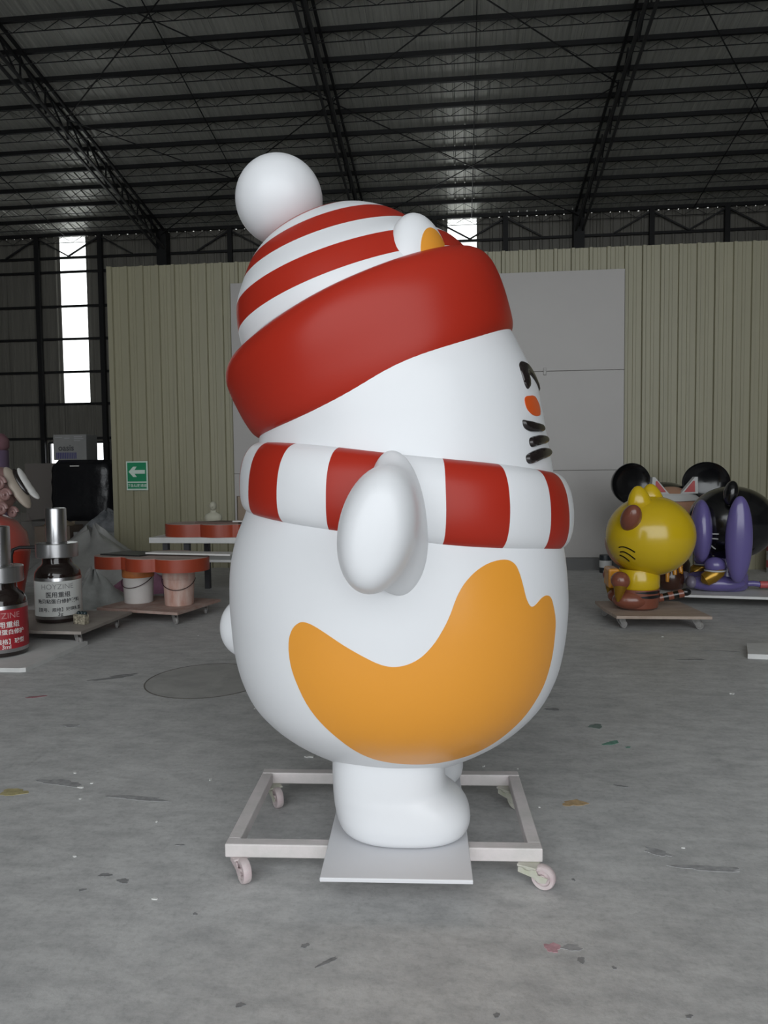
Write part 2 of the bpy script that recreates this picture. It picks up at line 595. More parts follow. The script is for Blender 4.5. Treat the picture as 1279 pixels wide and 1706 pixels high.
# ------------------------------------------------------------------ floor marks
def blob(c, rx, ry, ang, seed, n=22, jag=.25):
    r = random.Random(seed)
    ph = [r.uniform(0, 6.28) for _ in range(4)]
    out = []
    for i in range(n):
        a = 2 * PI * i / n
        k = 1 + jag * (.5 * math.sin(2 * a + ph[0]) + .4 * math.sin(3 * a + ph[1]) + .35 * math.sin(5 * a + ph[2]) + .25 * math.sin(9 * a + ph[3]))
        x_, y_ = rx * k * math.cos(a), ry * k * math.sin(a)
        out.append((c.x + x_ * math.cos(ang) - y_ * math.sin(ang), c.y + x_ * math.sin(ang) + y_ * math.cos(ang)))
    return out
STAIN = {'green': (.12, .26, .20), 'dark green': (.16, .21, .19), 'ochre': (.44, .31, .17), 'pink': (.46, .27, .30), 'dark': (.22, .22, .222),
         'crimson': (.32, .15, .17), 'yellow': (.38, .33, .17), 'grey': (.30, .30, .303)}
for i, (px, py, wx, wy, cn, an) in enumerate([
        (992, 1210, .042, .030, 'dark green', .1), (1018, 1238, .045, .022, 'green', .5), (1046, 1245, .014, .008, 'green', .2), (957, 1338, .044, .032, 'ochre', .2),
        (920, 1579, .020, .024, 'pink', .4), (952, 1579, .03, .014, 'grey', .2), (968, 1600, .012, .012, 'dark', 0), (60, 1161, .055, .02, 'crimson', .5),
        (185, 1130, .13, .03, 'dark', .55), (205, 1125, .09, .02, 'dark', .6), (22, 1320, .06, .035, 'yellow', .3), (100, 1304, .11, .03, 'grey', -.1),
        (230, 1330, .13, .02, 'grey', -.05), (1153, 1099, .09, .022, 'dark', .1), (1205, 1085, .12, .012, 'dark', -.2), (137, 1483, .012, .008, 'dark', 0),
        (175, 1458, .02, .012, 'dark', .2), (205, 1468, .02, .014, 'dark', .1), (300, 1408, .016, .006, 'dark', 0), (118, 1209, .06, .02, 'grey', 0),
        (1035, 1310, .03, .008, 'dark', -.4), (545, 1603, .03, .008, 'dark', .7), (400, 1675, .012, .008, 'dark', 0), (827, 1692, .008, .008, 'dark', 0),
        (920, 1182, .05, .02, 'dark', .1), (1180, 1447, .1, .02, 'grey', 0), (1095, 1420, .05, .02, 'grey', -.5), (955, 1466, .006, .006, 'dark', 0),
        (508, 1576, .012, .01, 'dark', .5), (325, 1523, .008, .006, 'dark', 0), (1023, 1613, .006, .006, 'dark', 0), (1148, 1694, .01, .006, 'dark', .3)]):
    c = gp(px, py)
    MB().prism(blob(c, wx, wy, an, i, jag=.35), -.001, .0012 + .00002 * i).build('paint_stain', mat('stain_' + cn.replace(' ', '_'), STAIN[cn], .7, var=.25, scale=30), floor)
# worn round patch
pc = Vector((-1.72, 4.79, 0))
M_WORN = mat('worn_round_patch', (.30, .297, .285), .7, col2=(.42, .415, .40), scale=5, dist=.5)
M_RING = mat('round_patch_edge', (.15, .14, .125), .8, var=.3, scale=12)
MB().prism([(pc.x + .40 * math.cos(2 * PI * i / 72), pc.y + .415 * math.sin(2 * PI * i / 72)) for i in range(72)], -.001, .001).build('worn_round_patch', M_WORN, floor)
rg = MB()
rows = []
for i in range(72):
    a = 2 * PI * i / 72
    for_r = [(.398, .0015), (.410, .0015)]
    rows.append([(pc.x + q * math.cos(a), pc.y + q * 1.037 * math.sin(a), z) for q, z in ((.399, .0005), (.399, .0022), (.408, .0022), (.408, .0005))])
rows.append(rows[0])
rg.rings(rows, cap0=False, cap1=False).build('round_patch_edge', M_RING, floor)
# white paint flakes on the floor
M_FLAKE = mat('white_flake', (.6, .6, .58), .7)
for i, (px, py, s_) in enumerate([(516, 1261, .024), (1219, 1156, .018), (351, 1299, .012), (125, 1288, .010), (135, 1312, .012), (153, 1305, .009), (134, 1331, .008), (261, 1369, .007),
                                (124, 1427, .007), (258, 1498, .008), (805, 1277, .008), (898, 1345, .006), (862, 1281, .005), (1138, 1413, .006), (1103, 1061, .01), (424, 1181, .006), (330, 1059, .008)]):
    c = gp(px, py)
    mb = MB()
    b_ = blob(Vector((0, 0, 0)), s_, s_ * .7, i * .7, 100 + i, n=9, jag=.4)
    mb.prism(b_, 0, .003 + s_ * .12)
    o = mb.build('paint_flake', M_FLAKE)
    o.location = (c.x, c.y, 0)
    tag(o, ['large white paint flake on the floor behind the trolley rail', 'white paint flake lying on bare floor before the wooden dolly'][i] if i < 2 else 'tiny white paint flake on the concrete floor', 'flake', 'white flakes on the floor')

# ------------------------------------------------------------------ casters
def caster(parent, x, y, ztop, rz, mf, mw, r=.034, wd=.024, t=.03):
    """swivel caster under a deck: fork with its wheel"""
    h = ztop
    mb = MB()
    mb.box(-.032, .032, -.028, .028, h - .006, h)
    mb.lathe([(.022, h - .018), (.026, h - .012), (.026, h - .006)], 16)
    for s in (-1, 1):
        y0 = s * (wd / 2 + .004)
        poly = [(-.032, h - .012), (.030, h - .012), (.036, h - .026), (t + .020, r * 1.15), (t + .012, r * .72), (t - .012, r * .66), (t - .030, r * .95), (-.032, h - .030)]
        P = [(a, y0 - .0015, b) for a, b in poly] + [(a, y0 + .0015, b) for a, b in poly]
        k = len(poly)
        mb.add(P, [tuple(range(k)), tuple(range(2 * k - 1, k - 1, -1))] + [(i, (i + 1) % k, k + (i + 1) % k, k + i) for i in range(k)])
    mb.box(-.03, .026, -wd / 2 - .005, wd / 2 + .005, h - .020, h - .014)
    o = mb.build('caster', mf, parent, True, 30)
    o.location = (x, y, 0)
    o.rotation_euler = (0, 0, rz)
    ww = MB()
    Mx = Matrix.Translation((t, 0, r)) @ Matrix.Rotation(PI / 2, 4, 'X')
    ww.lathe([(r * .25, -wd / 2 - .003), (r * .3, -wd / 2 - .003), (r * .3, -wd * .3), (r * .6, -wd * .3), (r * .66, -wd / 2), (r * .92, -wd / 2), (r, -wd * .3), (r, wd * .3), (r * .92, wd / 2), (r * .66, wd / 2), (r * .6, wd * .3), (r * .3, wd * .3), (r * .3, wd / 2 + .003), (r * .25, wd / 2 + .003)], 28, M=Mx)
    ww.build('wheel', mw, o, True, 35)
    return o

# ------------------------------------------------------------------ statue on its trolley
A = math.radians(3.1)
TCn = Vector((-.292, 2.758, 0))
O = TCn + Vector((math.cos(A), math.sin(A), 0)) * .055
tr = thing('steel_trolley', 'white spattered square-tube trolley with casters under the large white cat statue', 'trolley', TCn, A)
hw, hd, zt, zb = .542, .324, .125, .078
for s in (-1, 1):
    MB().box(-hw, hw, s * hd - (.045 if s > 0 else 0), s * hd + (0 if s > 0 else .045), zb, zt, bev=.004).build('long_rail', M_RAIL, tr)
    MB().box(s * hw - (.045 if s > 0 else 0), s * hw + (0 if s > 0 else .045), -hd + .045, hd - .045, zb, zt - .001, bev=.004).build('side_rail', M_RAIL, tr)
for px_, py__, rz, mf, mw in ((-.50, -.300, -.98, M_PINKC, M_PINKC), (.495, -.325, -.45, M_GREENC, M_PINKC), (-.492, .270, -1.05, M_GREENC, M_PINKC), (.49, .27, -.75, M_GREENC, M_GREENC)):
    caster(tr, px_, py__, zb, rz, mf, mw, r=.041, wd=.028, t=.05)

st = thing('cat_statue', 'large white egg-shaped cat statue with red striped hat, scarf and orange flank patch', 'statue', O, A)
ZK = [.262, .272, .30, .36, .45, .55, .65, .75, .85, .94, 1.06, 1.17, 1.26, 1.4, 1.52, 1.62, 1.72, 1.82, 1.95, 2.06, 2.14, 2.18]
RK = [.012, .06, .134, .2822, .4304, .532, .5835, .6086, .6199, .6236, .617, .5969, .5735, .5485, .5265, .519, .507, .4790, .4250, .34, .2, .02]
XK = [-.0017, -.0025, -.0034, -.0052, -.007, -.007, -.0045, -.0033, -.0017, -.0022, -.0036, .0008, .0124, .0179, .0188, .0095, -.001, -.0201, -.04, -.07, -.09, -.1]
bodyrows = spline(list(zip(ZK, RK, XK)), 5)
def bodyat(z):
    for a, b in zip(bodyrows, bodyrows[1:]):
        if a[0] <= z <= b[0]:
            t = (z - a[0]) / max(1e-9, b[0] - a[0])
            return a[1] + (b[1] - a[1]) * t, a[2] + (b[2] - a[2]) * t, (b[1] - a[1]) / max(1e-9, b[0] - a[0])
    return bodyrows[0][1], 0, 0
NB = 128
mb = MB()
mb.rings([[(x_ + r_ * math.cos(2 * PI * j / NB), r_ * math.sin(2 * PI * j / NB), z_) for j in range(NB)] for z_, r_, x_ in bodyrows])
body = mb.build('body', M_WHITE, st, True, 180)

def onbody(th, z, off):
    r, x_, dr = bodyat(z)
    k = 1 / math.sqrt(1 + dr * dr)
    return (x_ + (r + off * k) * math.cos(th), (r + off * k) * math.sin(th), z - off * k * dr)

def decal(name, outline, m, off=.0015, dome=0.0, domew=.012, step=.03, mirror=False, parent=None, label=None):
    """painted or raised shape that follows the body surface; outline in (angle, height)"""
    o2 = outline
    ths = [a for a, b in o2]; zs = [b for a, b in o2]
    RR = .55
    P = [Vector((a * RR, b)) for a, b in o2]
    # densify and smooth the outline
    pts = spline([tuple(p) for p in P] + [tuple(P[0])], 3)[:-1]
    pts = [Vector(p) for p in pts]
    V = list(pts)
    E_ = [(i, (i + 1) % len(pts)) for i in range(len(pts))]
    x = min(p.x for p in pts) + step / 2
    def inside(q):
        c = False
        for i in range(len(pts)):
            a, b = pts[i], pts[i - 1]
            if (a.y > q.y) != (b.y > q.y) and q.x < (b.x - a.x) * (q.y - a.y) / (b.y - a.y) + a.x:
                c = not c
        return c
    def dist(q):
        d = 9
        for i in range(len(pts)):
            a, b = pts[i], pts[i - 1]
            ab = b - a
            t = max(0, min(1, (q - a).dot(ab) / max(1e-12, ab.length_squared)))
            d = min(d, (a + ab * t - q).length)
        return d
    while x < max(p.x for p in pts):
        y = min(p.y for p in pts) + step / 2
        while y < max(p.y for p in pts):
            q = Vector((x, y))
            if inside(q) and dist(q) > step * .35:
                V.append(q)
            y += step
        x += step
    v, e, f, _, _, _ = delaunay_2d_cdt(V, E_, [list(range(len(pts)))], 1, 1e-6)
    mb = MB()
    vv = []
    for q in v:
        h = off
        if dome > 0:
            d = dist(q)
            t = min(1, d / domew)
            h = off + dome * math.sqrt(max(0, 1 - (1 - t) ** 2))
        p = onbody(q.x / RR, q.y, h)
        vv.append((p[0], -p[1], p[2]) if mirror else p)
    nv = len(vv)
    fs = [tuple(q) for q in f]
    mb.add(vv, fs)
    # rim skirt down into the body so that the shape has thickness
    cnt = {}
    for q in fs:
        for i in range(len(q)):
            k = (q[i], q[(i + 1) % len(q)])
            cnt[tuple(sorted(k))] = cnt.get(tuple(sorted(k)), []) + [k]
    base = {}
    for k, l in cnt.items():
        if len(l) == 1:
            for i in l[0]:
                if i not in base:
                    q = v[i]
                    p = onbody(q.x / RR, q.y, -.006)
                    base[i] = len(mb.v)
                    mb.v.append(Vector((p[0], -p[1], p[2]) if mirror else p))
            a, b = l[0]
            mb.f.append([b, a, base[a], base[b]]); mb.m.append(0)
    return mb.build(name, m, parent or st, True, 50, label)

PATCH = [(-2.119, 0.851), (-2.111, 0.888), (-2.084, 0.922), (-2.046, 0.941), (-2.012, 0.945), (-1.962, 0.937), (-1.891, 0.915), (-1.803, 0.883), (-1.718, 0.855), (-1.647, 0.834), (-1.591, 0.824), (-1.536, 0.824), (-1.48, 0.834), (-1.425, 0.855), (-1.368, 0.893), (-1.319, 0.94), (-1.288, 0.977), (-1.255, 1.023), (-1.215, 1.061), (-1.158, 1.093), (-1.09, 1.115), (-1.019, 1.125), (-0.953, 1.124), (-0.904, 1.108), (-0.879, 1.08), (-0.859, 1.039), (-0.843, 1.002), (-0.819, 0.976), (-0.79, 0.97), (-0.757, 0.977), (-0.715, 0.99), (-0.662, 0.995), (-0.616, 0.983), (-0.59, 0.952), (-0.564, 0.902), (-0.562, 0.843), (-0.57, 0.775), (-0.595, 0.706), (-0.64, 0.65), (-0.694, 0.597), (-0.77, 0.546), (-0.85, 0.502), (-0.966, 0.471), (-1.126, 0.456), (-1.29, 0.452), (-1.444, 0.458), (-1.591, 0.470), (-1.708, 0.489), (-1.803, 0.522), (-1.886, 0.570), (-1.977, 0.627), (-2.04, 0.686), (-2.085, 0.751), (-2.112, 0.804)]
EYE = [(-0.588, 1.73), (-0.572, 1.748), (-0.52, 1.762), (-0.44, 1.767), (-0.37, 1.764), (-0.32, 1.752), (-0.27, 1.734), (-0.20, 1.714), (-0.14, 1.694), (-0.125, 1.682), (-0.16, 1.682), (-0.26, 1.697), (-0.37, 1.714), (-0.441, 1.724), (-0.465, 1.714), (-0.475, 1.696), (-0.495, 1.681), (-0.525, 1.672), (-0.552, 1.668), (-0.575, 1.674), (-0.588, 1.691), (-0.592, 1.712)]
CHEEK = [(-0.627, 1.629), (-0.616, 1.637), (-0.587, 1.643), (-0.539, 1.646), (-0.484, 1.649), (-0.432, 1.647), (-0.398, 1.638), (-0.36, 1.623), (-0.355, 1.606), (-0.385, 1.588), (-0.458, 1.581), (-0.53, 1.581), (-0.581, 1.588), (-0.614, 1.599), (-0.628, 1.615)]
W1 = [(-0.698, 1.555), (-0.682, 1.558), (-0.627, 1.557), (-0.518, 1.555), (-0.421, 1.553), (-0.38, 1.544), (-0.40, 1.533), (-0.493, 1.531), (-0.613, 1.53), (-0.672, 1.535), (-0.697, 1.543)]
W2 = [(-0.658, 1.489), (-0.64, 1.499), (-0.584, 1.505), (-0.465, 1.512), (-0.351, 1.514), (-0.29, 1.505), (-0.34, 1.495), (-0.464, 1.488), (-0.575, 1.48), (-0.631, 1.477), (-0.652, 1.481)]
W3 = [(-0.723, 1.435), (-0.709, 1.443), (-0.646, 1.453), (-0.532, 1.464), (-0.399, 1.471), (-0.30, 1.470), (-0.255, 1.462), (-0.34, 1.450), (-0.515, 1.437), (-0.614, 1.427), (-0.685, 1.422), (-0.716, 1.426)]
decal('flank_patch', PATCH, M_ORANGE, .0015, 0, step=.035, label='orange painted patch')
for mir in (False, True):
    decal('eye', EYE, M_BLACKP, .001, .006, .010, .008, mir, label='black arched closed eye')
    decal('cheek', CHEEK, M_CHEEK, .0015, 0, .01, .015, mir, label='orange cheek spot')
    for wl in (W1, W2, W3):
        zc = sum(b for a, b in wl) / len(wl)
        sl_ = (wl[4][1] - wl[0][1] + wl[5][1] - wl[-1][1]) / 2 / (wl[5][0] - wl[0][0])
        xc = sum(a for a, b in wl) / len(wl)
        wl = [(a, zc + sl_ * (a - xc) + (b - zc - sl_ * (a - xc)) * 1.35) for a, b in wl]
        decal('whisker', wl, M_BLACKP, .001, .012, .010, .006, mir, label='raised black whisker')

# hat ---------------------------------------------------------------
def loc_px(px, py, ly=0.0):
    r = ray(px, py)
    eyv = Vector((-math.sin(A), math.cos(A), 0)); exv = Vector((math.cos(A), math.sin(A), 0))
    t = ((O - CAM).dot(eyv) + ly) / r.dot(eyv)
    p = CAM + r * t
    return (p - O).dot(exv), p.z
def chord(a, b):
    a0, b0 = Vector(loc_px(*a)), Vector(loc_px(*b))
    c = (a0 + b0) / 2
    h = (b0 - a0).length / 2
    d = 2.85
    k = 1 / math.sqrt(1 + (h / d) ** 2)
    u = (b0 - a0) / 2
    r = h * k
    sh = r * r / d / d
    return (c.x - u.x * k, 1.4 + (a0.y - 1.4) * (1 - sh), c.x + u.x * k, 1.4 + (b0.y - 1.4) * (1 - sh))
dome = [((410, 592), (800, 428), 1), ((401, 559), (790, 424), 0), ((398, 517), (757, 397), 1), ((408, 478), (706, 377), 0), ((419, 449), (660, 355), 1), ((432, 429), (612, 345), 0), ((450, 408), (570, 351), 0), ((486, 380), (525, 366), 0)]
ch = [chord(a, b) for a, b, m_ in dome]
rows = spline(ch, 8)
rm = []
for i in range(len(rows) - 1):
    rm.append(0 if dome[i // 8][2] else 1)
mb = MB()
mb.rings(chord_rows(rows, 112), rowmat=rm)
mb.build('hat_dome', [M_WHITE, M_RED], st, True, 180, label='red and white striped hat crown')
brim = [((470, 700), (835, 545)), ((452, 727), (846, 551)), ((437, 731), (853, 549)), ((424, 724), (856, 542)), ((413, 708), (857, 531)), ((404, 690), (854, 512)), ((390, 658), (846, 480)), ((384, 632), (836, 453)), ((390, 609), (822, 431)), ((404, 598), (803, 420)), ((425, 594), (785, 424)), ((445, 590), (765, 440))]
rows = chord_rows(spline([chord(a, b) for a, b in brim], 4), 112)
nr = len(rows)
for i, r_ in enumerate(rows):
    f_ = math.sin(PI * i / (nr - 1))
    for j, p in enumerate(r_):
        a = 2 * PI * j / 112
        wv = f_ * i / nr * (.012 * math.sin(3 * a + 2.6 + .06 * i) + .008 * math.sin(5 * a + .7 - .08 * i))
        c = (rows[i][0][0] + rows[i][56][0]) / 2
        r_[j] = (p[0] + wv * math.cos(a), p[1] + wv * math.sin(a), p[2] - .064 * math.sin(a) ** 2 * max(0, 1 - i / (nr * .75)))
mb = MB()
mb.rings(rows, cap0=False, cap1=False)
mb.build('hat_brim', M_RED, st, True, 180, label='thick folded red brim')
px_, pz_ = loc_px(465, 331)
mb = MB()
mb.ell((px_, 0, pz_ - .006), (.160, .160, .160), n=64, k=40)
mb.build('pompom', M_WHITE, st, True, 180, label='white pompom ball')
for s in (-1, 1):
    Me = Matrix.Translation((.088, s * .305, 2.055)) @ Matrix.Rotation(s * math.radians(38), 4, 'Z') @ Matrix.Rotation(math.radians(-6), 4, 'Y')
    mb = MB()
    er = (.084, .130, .186)
    def epow(v, e=.8):
        return math.copysign(abs(v) ** e, v)
    mb.ell((0, 0, 0), er, M=Me, n=48, k=32)
    ear = mb.build('ear', M_WHITE, st, True, 180, label='white rounded ear')
    mb = MB()
    rows = []
    for i in range(0, 11):
        q = i / 10
        ring = []
        for j in range(40):
            a = 2 * PI * j / 40
            yy, zz = .60 * q * math.cos(a), .02 + .62 * q * math.sin(a)
            ring.append((er[0] * math.sqrt(max(0, 1 - yy * yy - zz * zz)) * 1.012 + .001, er[1] * yy, er[2] * zz))
        rows.append(ring)
    rows = [r_ for r_ in rows[1:]]
    rows.append([(p[0] - .01, p[1], p[2]) for p in rows[-1]])
    mb.rings(rows, M=Me, cap1=False)
    mb.build('inner_ear', M_ORANGE, ear, True, 60)
# scarf ---------------------------------------------------------------
scarf = [((450, 740), (900, 790)), ((437, 735), (922, 787)), ((420, 742), (938, 795)), ((408, 760), (948, 812)), ((402, 782), (953, 832)), ((400, 805), (955, 858)), ((401, 828), (953, 884)), ((406, 843), (946, 904)), ((417, 850), (932, 914)), ((440, 850), (905, 912))]
NS = 200
rows = chord_rows(spline([chord(a, b) for a, b in scarf], 4), NS)
nr = len(rows)
for i, r_ in enumerate(rows):
    f_ = math.sin(PI * i / (nr - 1))
    for j, p in enumerate(r_):
        a = 2 * PI * j / NS
        wv = f_ * .006 * math.sin(6 * a + 1.0 + .05 * i)
        r_[j] = (p[0] + wv * math.cos(a), p[1] + wv * math.sin(a), p[2] + f_ * .004 * math.sin(5 * a))
# stripe edges, angles run from the back round the near side to the front
edges = [-3.2, -2.90, -2.598, -2.27, -1.95, -1.64, -1.346, -1.01, -.658, -.37, -.06]
edges = [-3.14] + edges[1:]
cuts = [int(round(((e % (2 * PI)) / (2 * PI)) * NS)) % NS for e in edges]
def scol(j):
    a = 2 * PI * (j + .5) / NS
    a = a - 2 * PI if a > PI else a
    for k, e in enumerate(edges):
        if k + 1 < len(edges) and e <= a < edges[k + 1]:
            return 1 if k % 2 == 0 else 0
    return int((a + .06) / .318) % 2
# exact column positions at the edges
cols = sorted(set([2 * PI * j / NS for j in range(NS)]))
mb = MB()
mb.rings(rows, cap0=False, cap1=False, facemat=lambda i, j: scol(j))
mb.build('scarf', [M_WHITE, M_RED], st, True, 180, label='red and white striped scarf')
# arms ---------------------------------------------------------------
sect = [(-.40, .018, 1.245, .085, .215), (-.56, .018, 1.245, .088, .217), (-.615, .014, 1.245, .088, .212), (-.66, .0, 1.243, .088, .188), (-.70, -.016, 1.243, .098, .178), (-.75, -.026, 1.243, .105, .178), (-.80, -.030, 1.243, .106, .176), (-.84, -.031, 1.243, .098, .166), (-.875, -.032, 1.24, .08, .143), (-.897, -.032, 1.24, .054, .105), (-.906, -.032, 1.24, .02, .04)]
def armrows(s):
    rows = []
    for y_, cx, cz, a_, b_ in spline(sect, 4):
        tl = math.radians(5 + (-17) * min(1, max(0, (-y_ - .60) / .12)))
        ring = []
        for j in range(56):
            q = 2 * PI * j / 56
            u_, v_ = a_ * math.cos(q), b_ * math.sin(q)
            ring.append((cx + u_ * math.cos(tl) - v_ * math.sin(tl), -s * y_ * -1 if s < 0 else -y_, cz + u_ * math.sin(tl) + v_ * math.cos(tl)))
        rows.append(ring)
    return rows
for s in (-1, 1):
    r_ = armrows(1)
    r_ = [[(p[0], p[1] * s, p[2]) for p in q] for q in r_]
    MB().rings(r_).build('arm', M_WHITE, st, True, 180)
# legs with feet ------------------------------------------------------
lsec = [(.14, -.11, .17, .12), (.146, -.16, .215, .152), (.165, -.196, .240, .172), (.20, -.214, .250, .182), (.235, -.222, .243, .182), (.265, -.226, .222, .180), (.29, -.228, .190, .178), (.31, -.229, .170, .176), (.34, -.230, .163, .176), (.40, -.230, .162, .176), (.50, -.23, .16, .176)]
for s in (-1, 1):
    rows = []
    for z_, x0, x1, yh in spline(lsec, 4):
        ring = []
        for j in range(64):
            q = 2 * PI * j / 64
            cx, hx = (x0 + x1) / 2, (x1 - x0) / 2
            ring.append((cx + hx * math.copysign(abs(math.cos(q)) ** .78, math.cos(q)), s * .222 + yh * math.copysign(abs(math.sin(q)) ** .78, math.sin(q)), z_))
        rows.append(ring)
    MB().rings(rows).build('leg', M_WHITE, st, True, 180)
MB().ell((-.585, 0, .81), (.10, .085, .115), n=40, k=24).build('tail', M_WHITE, st, True, 180)
MB().box(-.238, .238, -.55, .55, .126, .14, bev=.003).build('base_plate', M_PLATE, st, label='square white base plate')

# ------------------------------------------------------------------ dollies
def dolly(label, loc, rz, wx, wy, zt, m, group=None, cut=None, th=.025, inset=.1):
    d = thing('wheeled_board', label, 'dolly', (loc[0], loc[1], 0), rz, group)
    poly = cut or [(-wx / 2, -wy / 2), (wx / 2, -wy / 2), (wx / 2, wy / 2), (-wx / 2, wy / 2)]
    MB().prism(poly, zt - th, zt).build('deck', m, d)
    k = 0
    for sx in (-1, 1):
        for sy in (-1, 1):
            caster(d, sx * (wx / 2 - inset), sy * (wy / 2 - inset), zt - th, [.5, 2.4, -.6, -1.2][k] , M_GREYC, M_GREYC, r=.034)
            k += 1
    return d
M_PLY = mat('stained_plywood', (.33, .25, .20), .6, 0, col2=(.44, .36, .30), scale=5, stretch=(1, 6, 1))
M_PLYG = mat('grey_plywood', (.24, .21, .19), .6, 0, col2=(.32, .29, .26), scale=5)
M_PLYP = mat('pink_stained_plywood', (.28, .16, .13), .6, 0, col2=(.42, .33, .29), scale=6)
M_BOARDW = mat('white_grey_board', (.58, .58, .57), .55, 0, var=.08, scale=6)

# serum bottles --------------------------------------------------------
M_ALU = mat('brushed_aluminium', (.50, .50, .51), .30, 1.0, var=.06, scale=60, stretch=(1, 1, .02))
M_GLASS = mat('near_black_brown_gloss', (.016, .010, .009), .12, 0, coat=.5)
M_LABW = mat('white_label', (.62, .63, .61), .35)
M_LABR = mat('red_label', (.33, .018, .028), .35)
M_INKD = mat('dark_grey_ink', (.06, .06, .065), .5)
M_INKG = mat('pale_grey_ink', (.30, .30, .30), .5)
M_INKW = mat('white_ink', (.72, .68, .66), .5)
M_INKP = mat('pink_ink', (.50, .22, .22), .5)
def bottle(label, loc, face, mlab, ink, ink2, lines):
    b = thing('bottle_prop', label, 'bottle', loc, 0)
    R = .188
    glass = [(R * .9, 0), (R - .006, .006), (R, .02), (R, .395), (R - .006, .43), (R - .03, .465), (R - .055, .485), (.125, .5), (.121, .51), (.121, .57)]
    MB().lathe(glass, 64).build('glass_body', M_GLASS, b, True, 40)
    MB().lathe([(R + .001, .035), (R + .002, .037), (R + .002, .388), (R + .001, .39)], 64, cap0=False, cap1=False).build('silver_band', M_ALU, b, True, 40)
    lab = MB().lathe([(R + .0022, .062), (R + .0035, .0625), (R + .0035, .3615), (R + .0022, .362)], 96, cap0=False, cap1=False).build('paper_label', mlab, b, True, 40)
    MB().lathe([(.155, .555), (.168, .557), (.172, .563), (.172, .672), (.168, .678), (.12, .682), (.086, .682)], 64).build('collar', M_ALU, b, True, 30)
    MB().lathe([(.085, .68), (.0855, .69), (.0855, .972), (.082, .979), (.07, .982)], 48).build('cap', M_ALU, b, True, 30)
    for txt, size, z, x_off, dark, bold in lines:
        tm = text_mesh(txt, size, bold)
        for v in tm.vertices:
            x_, y_ = v.co.x + x_off, v.co.y
            a = face + x_ / R
            rr = R + .0055
            v.co = Vector((rr * math.cos(a), rr * math.sin(a), z + y_))
        tm.materials.append(ink if dark else ink2)
        link('label_text', tm, lab, kind='stuff')
    return b
faceA = math.atan2(-5.95, 3.42)
dolly('grey plywood board on casters under the bottle with the white label', (-3.58, 6.08), math.radians(-2), 1.08, .86, .13, M_PLYG,
      cut=[(-.53, -.43), (.53, -.43), (.53, .43), (-.53, .43)])
bottle('tall dark bottle prop with silver cap and white label on a wheeled board', (-3.51, 6.09, .13), faceA, M_LABW, M_INKD, M_INKG,
       [('HOYZINE', .062, .315, -.01, False, 0), ('医用重组', .050, .245, -.005, True, .0008), ('贻贝粘蛋白修护敷料', .040, .190, .0, True, .0008),
        ('【型号、规格】玻璃瓶型', .036, .118, .0, True, .0006), ('3g', .044, .080, .01, True, .0004)])
faceB = math.atan2(-5.2, 3.5)
sl = MB()
sl.prism([(-3.06, 5.72), (-3.10, 5.735), (-4.3, 5.95), (-4.3, 4.85), (-3.13, 4.885), (-3.09, 4.90)], 0, .03)
o = tag(sl.build('floor_slab', M_BOARDW), 'flat white board on the floor under the bottle with the red label', 'board')
bottle('tall dark bottle prop with silver cap and red label on a flat white board', (-3.53, 5.30, .03), faceB, M_LABR, M_INKW, M_INKP,
       [('HOYZINE', .062, .315, .0, False, 0), ('医用重组', .050, .245, .03, True, .0008), ('人源胶原蛋白修护', .042, .190, .0, True, .0008),
        ('【型号、规格】玻型', .042, .118, -.02, True, .0006), ('3ml', .044, .080, .03, True, .0004)])
# tiny pack at the foot of the white-label bottle
c = gp(133, 1040, .13)
tp = thing('small_printed_pack', 'tiny speckled pack leaning at the foot of the white-label bottle', 'box', (c.x, c.y + .02, .13), -.2)
MB().box(-.055, .06, -.03, .03, 0, .085, bev=.004).build('carton', mat('speckled_print', (.05, .04, .03), .5, col2=(.55, .50, .38), scale=60), tp)
for k, (dx, dz) in enumerate(((-.02, .085), (.015, .085), (.045, .085))):
    MB().ell((dx, 0, dz + .006), (.018, .02, .02), n=12, k=8).build('bow_loop', mat('dark_teal_foil', (.02, .035, .04), .3), tp, True)

# paint buckets with cloud-shaped slab -----------------------------------
d2 = dolly('pink stained plywood board on casters under the two paint buckets', (-2.94, 6.92), math.radians(-13), .90, .74, .13, M_PLYP)
M_BK1 = mat('white_bucket_orange_rim', (.52, .50, .48), .45, 0, col2=(.60, .57, .55), scale=5)
M_BK2 = mat('pink_splashed_bucket', (.42, .22, .17), .5, 0, col2=(.55, .42, .37), scale=7, stretch=(2, 2, .5))
M_RIM = mat('orange_bucket_rim', (.50, .17, .05), .5, var=.2, scale=10)
M_WIRE = mat('dark_wire', (.05, .03, .03), .4, .5)
def bucket(label, loc, m, mrim, rz):
    b = thing('paint_bucket', label, 'bucket', loc, rz)
    MB().lathe([(.132, 0), (.136, .004), (.148, .27)], 40).build('pail', m, b, True, 40)
    MB().lathe([(.150, .255), (.154, .262), (.154, .335), (.150, .345), (.11, .35)], 40).build('lid', mrim, b, True, 40)
    pts = []
    for i in range(17):
        a = PI * i / 16
        pts.append((.152 * math.cos(a + PI), -.155 * math.sin(a) * .9 - .008, .25 - .105 * math.sin(a)))
    pts = [(.158 * math.cos(PI + PI * i / 16), .158 * math.sin(PI + PI * i / 16), .255 - .095 * math.sin(PI * i / 16)) for i in range(17)]
    MB().tube(pts, .004, 6).build('bail_handle', M_WIRE, b, True)
    return b
bucket('white paint bucket with orange lid under the cloud-shaped slab', (-3.19, 6.99, .13), M_BK1, M_RIM, -.2)
bucket('pink splashed paint bucket under the cloud-shaped slab', (-2.73, 6.88, .13), M_BK2, M_BK2, .2)
M_CLOUD = mat('orange_red_slab', (.30, .045, .018), .38, 0, var=.06, scale=3, coat=.1)
M_CLTOP = mat('dull_slab_top', (.34, .26, .23), .6, 0, col2=(.42, .33, .30), scale=4)
